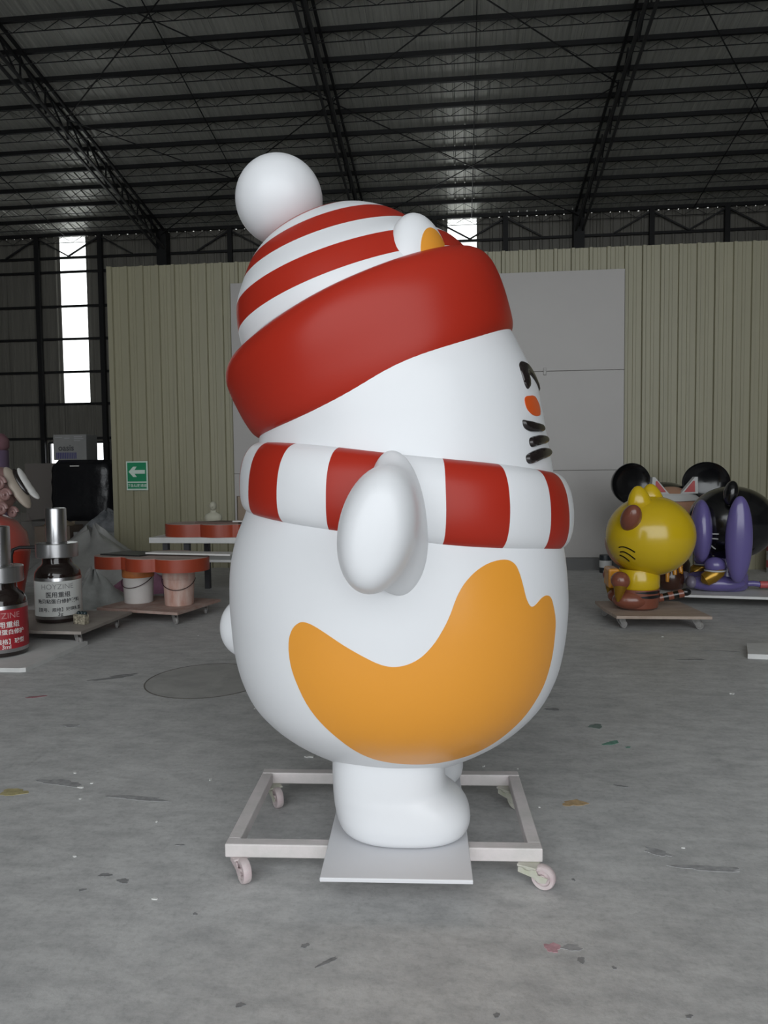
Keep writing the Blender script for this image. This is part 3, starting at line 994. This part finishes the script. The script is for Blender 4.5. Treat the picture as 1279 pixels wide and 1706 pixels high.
def cloud(lobes):
    """union outline of circles, star-shaped about the origin"""
    out = []
    for i in range(160):
        a = 2 * PI * i / 160
        d = Vector((math.cos(a), math.sin(a)))
        best = .05
        for cx, cy, r in lobes:
            c = Vector((cx, cy))
            b_ = d.dot(c)
            disc = b_ * b_ - c.length_squared + r * r
            if disc >= 0:
                best = max(best, b_ + math.sqrt(disc))
        out.append((d.x * best, d.y * best))
    return out
cl = [(-.38, -.02, .24), (.0, .18, .30), (.05, -.10, .24), (.36, -.06, .26), (-.15, -.02, .2)]
c1 = thing('cloud_slab', 'orange-red cloud-shaped slab resting on two paint buckets', 'slab', (-3.0, 6.93, .48), math.radians(-13), 'orange-red cloud slabs')
MB().prism(cloud(cl), 0, .12).build('slab_body', M_CLOUD, c1, True, 35)
MB().prism([(x * .985, y * .985) for x, y in cloud(cl)], .119, .123).build('slab_top', M_CLTOP, c1)
# two loose sheets on the slab
M_PAPER = mat('white_sheet', (.60, .59, .57), .6)
M_BSHEET = mat('black_sheet', (.02, .02, .02), .5)
o = tag(MB().prism([(-.35, -.12), (.12, -.2), (.2, .12), (-.25, .2)], 0, .012).build('thin_board', M_BSHEET), 'thin black board lying on the slab above the buckets', 'board')
o.location = (-3.18, 7.0, .605); o.rotation_euler = (0, 0, -.1)
o = tag(MB().prism([(-.28, -.06), (.62, -.16), (.62, .05), (-.24, .06)], 0, .016).build('white_strip', M_PAPER), 'thin white strip lying across the slab above the buckets', 'board')
o.location = (-2.78, 6.93, .619); o.rotation_euler = (0, 0, -.05)

# two-tier cart behind ------------------------------------------------------
ct = thing('flat_cart', 'two-tier cart with white tops on dark legs behind the paint buckets', 'cart', (-2.78, 8.35, 0), math.radians(-2))
MB().box(-.72, .95, -.38, .38, .615, .68, bev=.006).build('top_board', M_BOARDW, ct)
MB().box(-.50, .95, -.36, .36, .40, .43, bev=.004).build('lower_board', M_BOARDW, ct)
M_LEG = mat('dark_cart_leg', (.06, .06, .065), .5, .4)
for x_ in (-.55, -.30, .5, .85):
    for y_ in (-.3, .3):
        MB().box(x_ - .03, x_ + .03, y_ - .03, y_ + .03, .0, .616).build('leg', M_LEG, ct)
c2 = thing('cloud_slab', 'orange-red cloud-shaped slab lying on the two-tier cart', 'slab', (-2.62, 8.33, .68), math.radians(-2), 'orange-red cloud slabs')
cl2 = [(-.50, -.04, .30), (.0, .12, .24), (-.10, -.12, .26), (.36, -.1, .28), (.1, .0, .3), (.6, .05, .26)]
MB().prism(cloud(cl2), 0, .14).build('slab_body', M_CLOUD, c2, True, 35)
MB().prism([(x * .985, y * .985) for x, y in cloud(cl2)], .139, .143).build('slab_top', M_CLTOP, c2)
o = tag(MB().prism([(-.30, -.12), (.22, -.16), (.26, .1), (-.1, .16)], 0, .02).build('thin_board', mat('brown_board', (.12, .075, .06), .6)), 'thin brown board lying on the slab on the cart', 'board')
o.location = (-2.72, 8.25, .823)
o = tag(MB().prism([(-.12, -.1), (.35, -.14), (.35, .0), (-.1, .0)], 0, .014).build('white_strip', M_PAPER), 'thin white strip lying on the slab on the cart', 'board')
o.location = (-2.45, 8.20, .845)
# plaster bust on the slab
M_PLASTER = mat('cream_plaster', (.40, .39, .31), .7, var=.05, scale=8)
c = py_(357, 868, 8.55)
bu = thing('plaster_bust', 'small cream plaster bust standing behind the boards on the cart', 'bust', (c.x, 8.52, .823), .1)
MB().lathe([(.085, 0), (.10, .01), (.105, .05), (.092, .085), (.05, .105), (.034, .115), (.031, .15)], 28, M=Matrix.Diagonal((1, .6, 1, 1))).build('shoulders', M_PLASTER, bu, True, 60)
h = MB().ell((0, -.005, .185), (.042, .05, .056), n=24, k=16)
h.ell((.0, -.052, .178), (.010, .014, .014), n=10, k=8)
h.build('head', M_PLASTER, bu, True, 80)
M_CARD = mat('brown_cardboard', (.22, .17, .125), .75, var=.06, scale=6)
def carton(label, loc, rz, sx, sy, sz, m=M_CARD, name='carton'):
    b = thing(name, label, 'box', loc, rz)
    MB().box(-sx / 2, sx / 2, -sy / 2, sy / 2, 0, sz, bev=.005).build('box_body', m, b)
    MB().box(-.03, .03, -sy / 2 - .0015, sy / 2 + .0015, sz - .06, sz + .0015).build('packing_tape', mat('packing_tape', (.30, .25, .18), .3), b)
    return b
c = py_(404, 868, 8.5)
carton('brown cardboard carton standing on the cart beside the statue', (c.x + .06, 8.52, .823), .35, .24, .22, .30)

# pink cloth, plastic sheets ----------------------------------------------------
def drape(name, label, cat, loc, rx, ry, h, m, seed, rz=0, folds=6, group=None, pw=.7, n=40):
    r = random.Random(seed)
    ph = [r.uniform(0, 6.28) for _ in range(8)]
    rows = []
    for i in range(1, 15):
        q = i / 14
        ring = []
        for j in range(n):
            a = 2 * PI * j / n
            k = 1 + q * (.16 * math.sin(3 * a + ph[0]) + .10 * math.sin(folds * a + ph[1]) + .05 * math.sin((folds * 2 + 1) * a + ph[2]))
            z = h * (1 - q ** (1 / pw)) * (1 + .10 * math.sin(4 * a + ph[3]) + .07 * math.sin(7 * a + ph[4] + 5 * q)) + .015 * math.sin(folds * a + 9 * q + ph[5]) * (1 - q)
            ring.append((rx * q * k * math.cos(a), ry * q * k * math.sin(a), max(0, z)))
        rows.append(ring)
    rows.reverse()
    mb = MB().rings(rows, cap0=True, cap1=True)
    o = mb.build(name, m, None, True, 60)
    o.location = loc
    o.rotation_euler = (0, 0, rz)
    return tag(o, label, cat, group)
M_PINK = mat('pink_cloth', (.24, .11, .17), .8, var=.3, scale=6, bump=.4, bscale=12)
M_PLASTIC = mat('grey_clear_plastic', (.30, .31, .30), .28, 0, var=.25, scale=5, alpha=.75, bump=.6, bscale=9)
M_PLASTIC2 = mat('clear_wrap', (.30, .28, .26), .16, 0, alpha=.16, bump=.8, bscale=14)
M_GREYTARP = mat('grey_sheet', (.26, .26, .25), .4, 0, var=.15, scale=4, bump=.4, bscale=10)
drape('cloth_heap', 'pink cloth heap on the floor behind the paint buckets', 'cloth', (-3.75, 8.4, 0), .48, .28, .26, M_PINK, 3)
drape('cloth_heap', 'small dark pink cloth heap on the floor beside the bucket dolly', 'cloth', (-2.05, 7.45, 0), .16, .12, .12, mat('dark_pink_cloth', (.15, .06, .09), .8, var=.3, scale=6), 13)
c = gp(235, 958)
drape('plastic_sheet', 'grey plastic sheet heaped against the ribbed partition behind the buckets', 'sheet', (-5.0, 9.55, 0), 1.0, .55, .66, M_GREYTARP, 8, rz=-.12, folds=7, pw=.8)
drape('plastic_sheet', 'crumpled clear plastic sheet on the floor behind the white-label bottle', 'sheet', (-3.95, 7.55, 0), .40, .32, .40, M_PLASTIC, 21, rz=.3, folds=5, pw=1.2)

# junk behind the partition corner ------------------------------------------------
M_BLACKW = mat('black_film', (.008, .008, .010), .3, 0, bump=.9, bscale=7)
carton('wide grey crate carrying the black film-wrapped bundle', (-6.95, 13.1, 0), 0, 2.0, .95, .56, mat('grey_crate', (.10, .095, .088), .7, var=.2, scale=3), 'crate')
bb = thing('wrapped_bundle', 'large bundle wrapped in black film under the printed carton', 'bundle', (-6.85, 13.1, .5615), 0)
rows = []
rr = random.Random(5)
for i in range(12):
    z = 1.10 * i / 11
    k = [.97, 1.02, 1.0, .99, 1.01, 1.0, .98, 1.0, .97, .99, .95, .8][i]
    rows.append([(.60 * k * math.copysign(abs(math.cos(2 * PI * j / 48)) ** .35, math.cos(2 * PI * j / 48)) + rr.uniform(-.012, .012), .42 * k * math.copysign(abs(math.sin(2 * PI * j / 48)) ** .35, math.sin(2 * PI * j / 48)) + rr.uniform(-.012, .012), z) for j in range(48)])
MB().rings(rows).build('film_wrap', M_BLACKW, bb, True, 60)
MB().box(-.15, .02, -.44, -.424, .98, 1.0).build('tape_strip', M_PAPER, bb)
M_CARTW = mat('pale_printed_carton', (.22, .22, .215), .6, var=.05, scale=5)
M_BLUEINK = mat('blue_purple_ink', (.055, .05, .16), .5)
M_GREYINK = mat('dark_grey_print', (.05, .05, .055), .5)
pb = thing('printed_carton', 'pale carton with blue striped print on top of the black bundle', 'box', (-7.07, 13.02, 1.664), .03)
MB().box(-.31, .31, -.22, .22, 0, .46, bev=.006).build('box_body', M_CARTW, pb)
tm = text_mesh('oasis', .15, .003)
tm.transform(Matrix.Translation((-.07, -.2225, .215)) @ R90)
tm.materials.append(M_GREYINK)
link('brand_lettering', tm, pb)
for k in range(12):
    MB().box(-.26 + k * .0325, -.26 + k * .0325 + .022, -.2225, -.2195, .02, .135).build('print_bar', M_BLUEINK, pb)
for k, (x0, x1, z) in enumerate(((-.27, -.14, .40), (-.10, .0, .385), (.08, .24, .41), (.08, .26, .375), (.08, .2, .34))):
    MB().box(x0, x1, -.2225, -.2195, z, z + .016).build('print_line', M_INKG, pb)
o = tag(MB().box(-.45, .45, -.02, .02, 0, 1.62, bev=.004).build('leaning_panel', mat('taupe_panel', (.13, .115, .105), .6)), 'tall taupe panel standing beside the black film-wrapped bundle', 'panel')
o.location = (-7.98, 13.6, 0)
drape('plastic_bag', 'clear plastic bag heap with teal scraps before the black bundle', 'bag', (-6.05, 12.1, .432), .46, .30, .34, mat('dark_clear_plastic', (.13, .14, .15), .25, 0, col2=(.30, .31, .33), scale=5, bump=.8, bscale=9), 31, folds=8)
carton('white box under the clear plastic bag heap', (-6.05, 12.1, 0), 0, .9, .6, .43, mat('dull_white_box', (.22, .22, .215), .6, var=.1, scale=3))
carton('brown carton standing beside the white box under the plastic bag', (-6.95, 12.15, 0), .05, .62, .5, .52, mat('dull_brown_carton', (.15, .115, .09), .75, var=.1, scale=4))
drape('paper_scraps', 'beige paper scraps heaped on the brown carton', 'paper', (-6.95, 12.15, .523), .26, .2, .14, mat('beige_scraps', (.20, .16, .11), .7, var=.3, scale=8), 41)
drape('rust_bundle', 'rust-coloured bundle beside the partition edge', 'bundle', (-5.28, 12.75, .0), .18, .18, .80, mat('rust_cloth', (.22, .075, .03), .7, var=.4, scale=9), 44, pw=.4)
# bent steel hand rail of a cart behind the white-label bottle
hr = [(-.28, 0, 0), (-.28, 0, .62), (-.26, 0, .68), (-.20, 0, .70), (.20, 0, .70), (.26, 0, .68), (.28, 0, .62), (.28, 0, 0)]
o = tag(MB().tube(hr, .016, 10).build('bent_handle', M_STEEL, None, True), 'black bent tube frame standing behind the white-label bottle', 'frame')
o.location = (-4.06, 6.75, 0)
o.rotation_euler = (0, 0, .15)

# wrapped doll at the left edge -------------------------------------------------------
M_DRED = mat('doll_red', (.42, .035, .018), .35, 0, coat=.2)
M_DSKIN = mat('doll_skin', (.36, .22, .19), .5)
M_DHAIR = mat('doll_rose_hair', (.26, .15, .14), .35, coat=.2)
M_CREAM = mat('cream_paint', (.42, .36, .30), .5)
c = py_(2, 850, 7.2)
dl = thing('doll_statue', 'red-bodied doll statue with rose curls and white winged cap in clear wrap', 'statue', (c.x, 7.2, 0), -.1)
MB().lathe([(.20, 0), (.26, .02), (.30, .25), (.34, .45), (.36, .62), (.33, .80), (.24, .92), (.10, 1.0)], 40, M=Matrix.Translation((-.12, 0, 0))).build('gown', M_DRED, dl, True, 60)
hm = MB().ell((-.05, -.03, 1.20), (.20, .19, .22), n=36, k=24)
hm.ell((-.02, -.215, 1.17), (.022, .03, .025), n=12, k=8)
head = hm.build('head', M_DSKIN, dl, True, 80)
MB().ell((.02, -.20, 1.225), (.035, .02, .016), n=16, k=8).build('eye', M_BLACKP, head, True)
MB().ell((-.01, -.20, 1.10), (.03, .02, .012), n=16, k=8).build('mouth', M_DRED, head, True)
for k, (dx, dy_, dz, r_) in enumerate(((.12, -.14, 1.32, .07), (.17, -.12, 1.20, .06), (.15, -.16, 1.06, .06), (.20, -.06, 1.02, .05), (.02, -.15, 1.40, .06))):
    pts = [(dx + r_ * (1 - i / 26) * math.cos(i * .55), dy_ - .02, dz + r_ * (1 - i / 26) * math.sin(i * .55)) for i in range(22)]
    MB().tube(pts, .022, 10).build('hair_curl', M_DHAIR, dl, True)
MB().ell((-.05, .03, 1.27), (.225, .2, .22), n=32, k=20).build('hair', M_DHAIR, dl, True)
capm = MB()
capm.ell((0, 0, 0), (.05, .10, .25), M=Matrix.Translation((.20, .0, 1.27)) @ Matrix.Rotation(-.55, 4, 'Y'), n=24, k=18)
capm.build('cap_flap', M_CREAM, dl, True)
wg = MB()
for k in range(4):
    wg.ell((0, 0, 0), (.025, .05, .13 - .015 * k), M=Matrix.Translation((.25 + .035 * k, .04, 1.36 - .05 * k)) @ Matrix.Rotation(-.5 - .1 * k, 4, 'Y'), n=16, k=12)
wg.build('wing', M_PAPER, dl, True)
MB().ell((0, 0, 0), (.03, .06, .16), M=Matrix.Translation((.235, .02, 1.33)) @ Matrix.Rotation(-.55, 4, 'Y'), n=16, k=12).build('dark_wing', M_BLACKP, dl, True)
wr = random.Random(3)
rows = []
for i in range(10):
    z = .62 + .38 * i / 9
    rows.append([(-.08 + (.42 - .10 * i / 9) * math.cos(2 * PI * j / 36) * (1 + wr.uniform(-.05, .05)), (.42 - .1 * i / 9) * math.sin(2 * PI * j / 36) * (1 + wr.uniform(-.05, .05)), z + wr.uniform(-.015, .015)) for j in range(36)])
MB().rings(rows, cap0=False, cap1=False).build('clear_wrap', M_PLASTIC2, dl, True, 60)
c = py_(0, 730, 9.0)
lc = thing('lilac_statue', 'lilac column statue with pink rounded top behind the doll', 'statue', (c.x - .10, 9.0, 0))
MB().lathe([(.17, 0), (.18, .02), (.18, 1.72)], 32).build('column_body', mat('lilac_paint', (.13, .09, .15), .5), lc, True, 40)
MB().lathe([(.16, 1.72), (.19, 1.76), (.19, 1.86), (.14, 1.93), (.03, 1.96)], 32).build('top_knob', mat('dusty_pink_paint', (.20, .10, .12), .5), lc, True, 40)

# ------------------------------------------------------------------ figures on the right
M_YEL = mat('yellow_gloss', (.60, .41, .010), .22, 0, coat=.35)
M_BROWN = mat('red_brown_gloss', (.20, .065, .040), .25, 0, coat=.3)
M_GOLD = mat('gold_paint', (.34, .19, .02), .25, .6)
M_FBLACK = mat('figure_black_gloss', (.006, .006, .007), .2, 0, coat=.4)
M_PURP = mat('purple_gloss', (.13, .105, .29), .22, 0, coat=.35)
M_TAN = mat('tan_skin_paint', (.42, .23, .15), .4, coat=.2)
M_FWHITE = mat('white_figure_paint', (.50, .50, .49), .4)
M_HONEY = mat('honey_orange', (.62, .26, .02), .25, 0, coat=.3)
M_CORAL = mat('coral_pink_paint', (.45, .09, .09), .4)
def curve_on(c, r, pts):
    """points (azimuth, elevation) on an ellipsoid"""
    return [(c[0] + r[0] * math.cos(e) * math.cos(a), c[1] + r[1] * math.cos(e) * math.sin(a), c[2] + r[2] * math.sin(e)) for a, e in pts]

# yellow hooded cat, sits facing left
dolly('light plywood board on casters under the yellow hooded cat figure', (1.70, 6.88), math.radians(1), .84, .74, .13, M_PLY,
      cut=[(-.38, -.37), (.42, -.37), (.36, .37), (-.42, .37), (-.42, .0)])
yc = thing('yellow_cat_figure', 'yellow hooded cat figure with brown ear pad sitting on plywood board', 'statue', (1.63, 6.92, .13), 0)
hc, hr_ = (.075, 0, .66), (.392, .37, .365)
MB().ell(hc, hr_, n=56, k=36).build('hood', M_YEL, yc, True, 180)
for (ex_, ey_, s_) in ((-.055, -.14, 1.0), (.085, .0, 1.0)):
    Me = Matrix.Translation((ex_, ey_, .955 if ey_ < -.1 else .97)) @ Matrix.Rotation(-.12, 4, 'Y')
    MB().lathe([(.115, -.04), (.108, .03), (.085, .09), (.058, .13), (.03, .155), (.004, .162)], 28, M=Me @ Matrix.Diagonal((.95, .7, 1, 1))).build('ear', M_YEL, yc, True, 180)
Me = Matrix.Translation((-.155, -.265, .835)) @ Matrix.Rotation(.18, 4, 'Y') @ Matrix.Rotation(.55, 4, 'X')
MB().ell((0, 0, 0), (.088, .085, .135), M=Me, n=32, k=20).build('ear_pad', M_BROWN, yc, True, 180, label='brown oval ear pad')
for pts in ([(-2.55, -.24), (-2.43, -.215), (-2.28, -.25), (-2.14, -.335)], [(-2.55, -.36), (-2.43, -.345), (-2.30, -.41), (-2.17, -.53)], [(-2.60, -.45), (-2.50, -.48), (-2.42, -.54), (-2.36, -.61)]):
    pp_ = spline(curve_on(hc, (hr_[0] + .002, hr_[1] + .002, hr_[2] + .002), pts), 4)
    MB().tube(pp_, .0055, 6).build('whisker', mat('matt_black_line', (.01, .008, .006), .9, spec=.05), yc, True)
MB().ell((-.075, .08, .61), (.235, .25, .27), n=40, k=24).build('face', M_TAN, yc, True, 180)
MB().ell((-.06, .08, .66), (.25, .27, .27), n=40, k=24).build('fringe', M_BLACKP, yc, True, 180, label='dark hair fringe')
MB().lathe([(.16, .18), (.172, .20), (.172, .30), (.15, .36)], 40, M=Matrix.Translation((-.03, 0, 0)) @ Matrix.Diagonal((1.1, 1.15, 1, 1))).build('shirt', M_YEL, yc, True, 40)
MB().lathe([(.145, 0), (.168, .02), (.18, .10), (.178, .185)], 40, M=Matrix.Translation((-.035, 0, 0)) @ Matrix.Diagonal((1.08, 1.15, 1, 1))).build('trousers', M_BROWN, yc, True, 40)
for s in (-1, 1):
    lg = MB()
    lg.ell((-.115, s * .11, .09), (.165, .12, .09), n=28, k=16)
    lg.build('leg', M_BROWN, yc, True, 180)
    Me = Matrix.Translation((-.225, s * .19, .275)) @ Matrix.Rotation(.3, 4, 'Y')
    MB().ell((0, 0, 0), (.085, .08, .08), M=Me, n=28, k=16).build('arm', M_BROWN, yc, True, 180)
    Me = Matrix.Translation((-.235, s * .20, .185)) @ Matrix.Rotation(.15, 4, 'Y')
    MB().lathe([(.012, -.10), (.035, -.05), (.056, .02), (.06, .05)], 24, M=Me).build('gold_glove', M_GOLD, yc, True, 40)
for z_, r_ in ((.165, .205), (.125, .206)):
    mbk = MB()
    rws = []
    for i in range(14):
        a = -1.9 + 1.75 * i / 13
        hh = .013 * math.sin(PI * (i + .4) / 13.8)
        rws.append([(-.035 + r_ * .96 * q * math.cos(a), r_ * q * 1.02 * math.sin(a), z_ + h_) for q, h_ in ((.96, -hh), (1.0, -hh), (1.0, hh), (.96, hh))])
    mbk.rings(rws).build('tiger_stripe', M_FBLACK, yc, True, 40)
for i in range(5):
    a0, a1 = .145 + .045 * i, .145 + .045 * (i + 1)
    MB().tube([(a0, 0, .085 + .01 * i), (a1, 0, .085 + .01 * (i + 1))], .038 if i % 2 == 0 else .034, 14).build('tail_ring', M_BROWN if i % 2 == 0 else M_FBLACK, yc, True, 50)
MB().ell((.39, 0, .145), (.05, .038, .036), n=20, k=12).build('tail_tip', M_FBLACK, yc, True, 180)
MB().box(-.30, -.20, -.05, .20, .18, .36, bev=.02).build('held_block', M_HONEY, yc, label='orange block held in front')

# grey-white board for the purple figure
dolly('long white board on casters under the purple long-eared figure', (2.86, 8.04), math.radians(-9), 1.85, .86, .12, M_BOARDW)
pf = thing('purple_figure', 'purple figure with long hanging ears and big black head on white board', 'statue', (2.66, 8.08, .12), math.radians(-6))
hc, hr_ = (.17, .08, .70), (.44, .40, .385)
MB().ell(hc, hr_, n=56, k=36).build('head', M_FBLACK, pf, True, 180)
# long flat ears that hang beside the head
Me = Matrix.Translation((.13, -.39, .56)) @ Matrix.Rotation(.06, 4, 'X')
MB().ell((0, 0, 0), (.128, .10, .44), M=Me, n=36, k=28).build('hanging_ear', M_PURP, pf, True, 180)
Me = Matrix.Translation((-.185, -.20, .63)) @ Matrix.Rotation(-.05, 4, 'X')
MB().ell((0, 0, 0), (.105, .17, .325), M=Me, n=36, k=28).build('hanging_ear', M_PURP, pf, True, 180)
Me = Matrix.Translation((.07, -.30, 1.02)) @ Matrix.Rotation(.15, 4, 'Y')
MB().ell((0, 0, 0), (.07, .09, .13), M=Me, n=28, k=18).build('ear_root', M_FBLACK, pf, True, 180)
for pts in ([(-.135, .575), (-.10, .60), (-.03, .605)], [(-.13, .535), (-.09, .552), (-.03, .552)], [(-.145, .50), (-.10, .492), (-.055, .455), (-.035, .44)]):
    q = []
    for x_, z_ in pts:
        t = 1 - ((x_ - hc[0]) / hr_[0]) ** 2 - ((z_ - hc[2]) / hr_[2]) ** 2
        q.append((x_, hc[1] - (hr_[1] + .003) * math.sqrt(max(0, t)), z_))
    MB().tube(spline(q, 4), .007, 6).build('whisker', M_FWHITE, pf, True)
MB().lathe([(.17, 0), (.2, .03), (.2, .15), (.17, .26), (.15, .34)], 36, M=Matrix.Translation((.12, 0, 0))).build('torso', M_PURP, pf, True, 60)
for s in (-1, 1):
    Me = Matrix.Translation((-.03, s * .16, .085)) @ Matrix.Rotation(s * .05, 4, 'Z')
    MB().ell((0, 0, 0), (.29, .105, .085), M=Me, n=32, k=18).build('leg', M_PURP, pf, True, 180)
    MB().ell((-.27, s * .165, .095), (.055, .085, .065), n=20, k=12).build('foot_sole', mat('lilac_grey_paint', (.20, .18, .24), .3), pf, True, 180)
    MB().ell((-.06, s * .26, .285), (.105, .09, .085), n=28, k=16).build('arm', M_PURP, pf, True, 180)
    pts = [(-.06 + .098 * math.cos(a), s * .26 + .088 * math.sin(a), .232) for a in [2 * PI * i / 24 for i in range(25)]]
    MB().tube(pts, .009, 6).build('cuff', M_FWHITE, pf, True)
    Me = Matrix.Translation((-.075, s * .28, .19)) @ Matrix.Rotation(1.0, 4, 'Y')
    MB().lathe([(.02, -.14), (.07, -.10), (.078, -.02), (.062, .07), (.04, .10)], 24, M=Me).build('gold_glove', M_GOLD, pf, True, 40)
MB().tube([(.28, -.05, .07), (.36, -.05, .075), (.43, -.05, .065)], .03, 12).build('tail', M_PURP, pf, True)
MB().tube([(.42, -.05, .065), (.50, -.05, .065)], .038, 14).build('tail_band', M_CORAL, pf, True)
MB().ell((.555, -.05, .072), (.07, .04, .042), n=20, k=12).build('tail_tip', M_FBLACK, pf, True, 180)

# round-eared child figure behind, with a honey pot
mf = thing('round_eared_figure', 'child figure with black dish ears and white cat mask behind the yellow cat', 'statue', (2.46, 9.22, -.126), math.radians(8))
mf.scale = (1.09, 1.09, 1.09)
mw = mat('dark_stand_paint', (.05, .02, .018), .4)
MB().lathe([(.27, .1156), (.29, .135), (.29, .2), (.27, .22)], 40).build('stand', mw, mf, True, 40)
hc, hr_ = (.0, .0, .83), (.40, .36, .38)
MB().ell(hc, hr_, n=56, k=36).build('head', M_TAN, mf, True, 180)
MB().ell((0, .10, .89), (.41, .36, .36), n=48, k=30).build('hair', M_FBLACK, mf, True, 180)
for s, xx, rx in ((-1, -.43, .245), (1, .42, .25)):
    Me = Matrix.Translation((xx, -.02, 1.235)) @ Matrix.Rotation(-s * .25, 4, 'Z') @ Matrix.Rotation(PI / 2, 4, 'X')
    dish = [(rx * .05, -.03), (rx * .5, -.018), (rx * .82, .012), (rx * .95, .04), (rx, .052), (rx * 1.0, .035), (rx * .9, -.02), (rx * .6, -.06), (rx * .1, -.075)]
    MB().lathe(dish, 48, M=Me @ Matrix.Diagonal((1, .92, 1, 1)), cap0=True).build('dish_ear', M_FBLACK, mf, True, 60, label='black round dish ear')
mk = MB()
rws = []
for i in range(25):
    a = -PI / 2 + (-1.25 + 2.5 * i / 24)
    el = .80 + .10 * math.cos((i - 12) / 12 * PI) * -1 - .35 * abs((i - 12) / 12) ** 2
    p0 = curve_on(hc, [q + .02 for q in hr_], [(a, el - .13)])[0]
    p1 = curve_on(hc, [q + .03 for q in hr_], [(a, el)])[0]
    p2 = curve_on(hc, [q + .02 for q in hr_], [(a, el + .13)])[0]
    p3 = curve_on(hc, [q - .01 for q in hr_], [(a, el)])[0]
    rws.append([p0, p1, p2, p3])
mk.rings(rws).build('white_mask', M_FWHITE, mf, True, 60)
for s in (-1, 1):
    tri = [(-.10, 0), (.10, .0), (.055 * s + .02 * s, .20), (.03 * s, .205)]
    tri = [(-.095, -.01), (.095, -.01), (.075 * s + .014, .17), (.075 * s - .014, .17)] if s > 0 else [(-.095, -.01), (.095, -.01), (.075 * s + .014, .17), (.075 * s - .014, .17)]
    Me = Matrix.Translation((.15 if s > 0 else -.165, -.20, 1.135)) @ Matrix.Rotation(PI / 2, 4, 'X')
    er_ = MB().prism(tri, -.03, .03, M=Me).build('mask_ear', M_FWHITE, mf)
    MB().prism([(x * .62, y * .66 + .015) for x, y in tri], .029, .036, M=Me).build('pink_inside', M_CORAL, er_)
MB().lathe([(.20, .2), (.24, .24), (.25, .35), (.2, .48)], 36).build('torso', mw, mf, True, 50)
hp = thing('honey_pot', 'dark brown pot with orange honey drips between the two cat figures', 'pot', (2.18, 8.02, .12), 0)
hp.scale = (.76, .76, .9)
MB().lathe([(.12, 0), (.17, .03), (.19, .14), (.17, .25), (.14, .285)], 36).build('pot_body', mat('dark_brown_gloss', (.05, .018, .010), .2, coat=.4), hp, True, 60)
MB().lathe([(.15, .265), (.168, .275), (.168, .30), (.14, .315)], 36).build('honey_rim', M_HONEY, hp, True, 60)
for a, ln in ((-2.0, .17), (-1.5, .09), (-1.0, .06)):
    MB().tube([(.172 * math.cos(a), .172 * math.sin(a), .285), (.19 * math.cos(a), .19 * math.sin(a), .22), (.196 * math.cos(a), .196 * math.sin(a), .285 - ln)], .03, 12, taper=[1, .95, .8]).build('honey_drip', M_HONEY, hp, True)
MB().ell((.03, -.02, .345), (.12, .10, .05), n=24, k=12).build('blue_lid', mat('dark_blue_gloss', (.03, .03, .11), .2, coat=.4), hp, True)
# cans along the partition
def can(label, x_, y_, m, r_=.09, h_=.2, z=0, mc=None):
    t = thing('paint_can', label, 'can', (x_, y_, z))
    MB().lathe([(r_ * .96, 0), (r_, .008), (r_, h_ - .012), (r_ * .97, h_)], 28).build('can_body', m, t, True, 40)
    MB().lathe([(r_ * 1.02, h_ * .3), (r_ * 1.02, h_ * .7)], 28, cap0=False, cap1=False).build('can_label', mc or M_CORAL, t, True, 40)
    return t
can('white can with pink label at the foot of the partition, bottom of its stack', 4.16, 10.25, M_FWHITE, .13, .24)
can('white can with red label at the foot of the partition, top of its stack', 4.16, 10.25, M_FWHITE, .13, .17, .24, mat('dull_red_label', (.3, .04, .05), .5))
can('small dark can with white label on the floor before the door boards', 1.93, 10.2, mat('dark_can', (.02, .025, .03), .4), .08, .24, 0, M_FWHITE)
sr = MB().prism([(2.08, 5.60), (2.9, 5.52), (2.9, 5.98), (2.20, 5.95)], 0, .035)
tag(sr.build('floor_slab', M_BOARDW), 'white slab lying on the floor in front of the two cat figures', 'board')
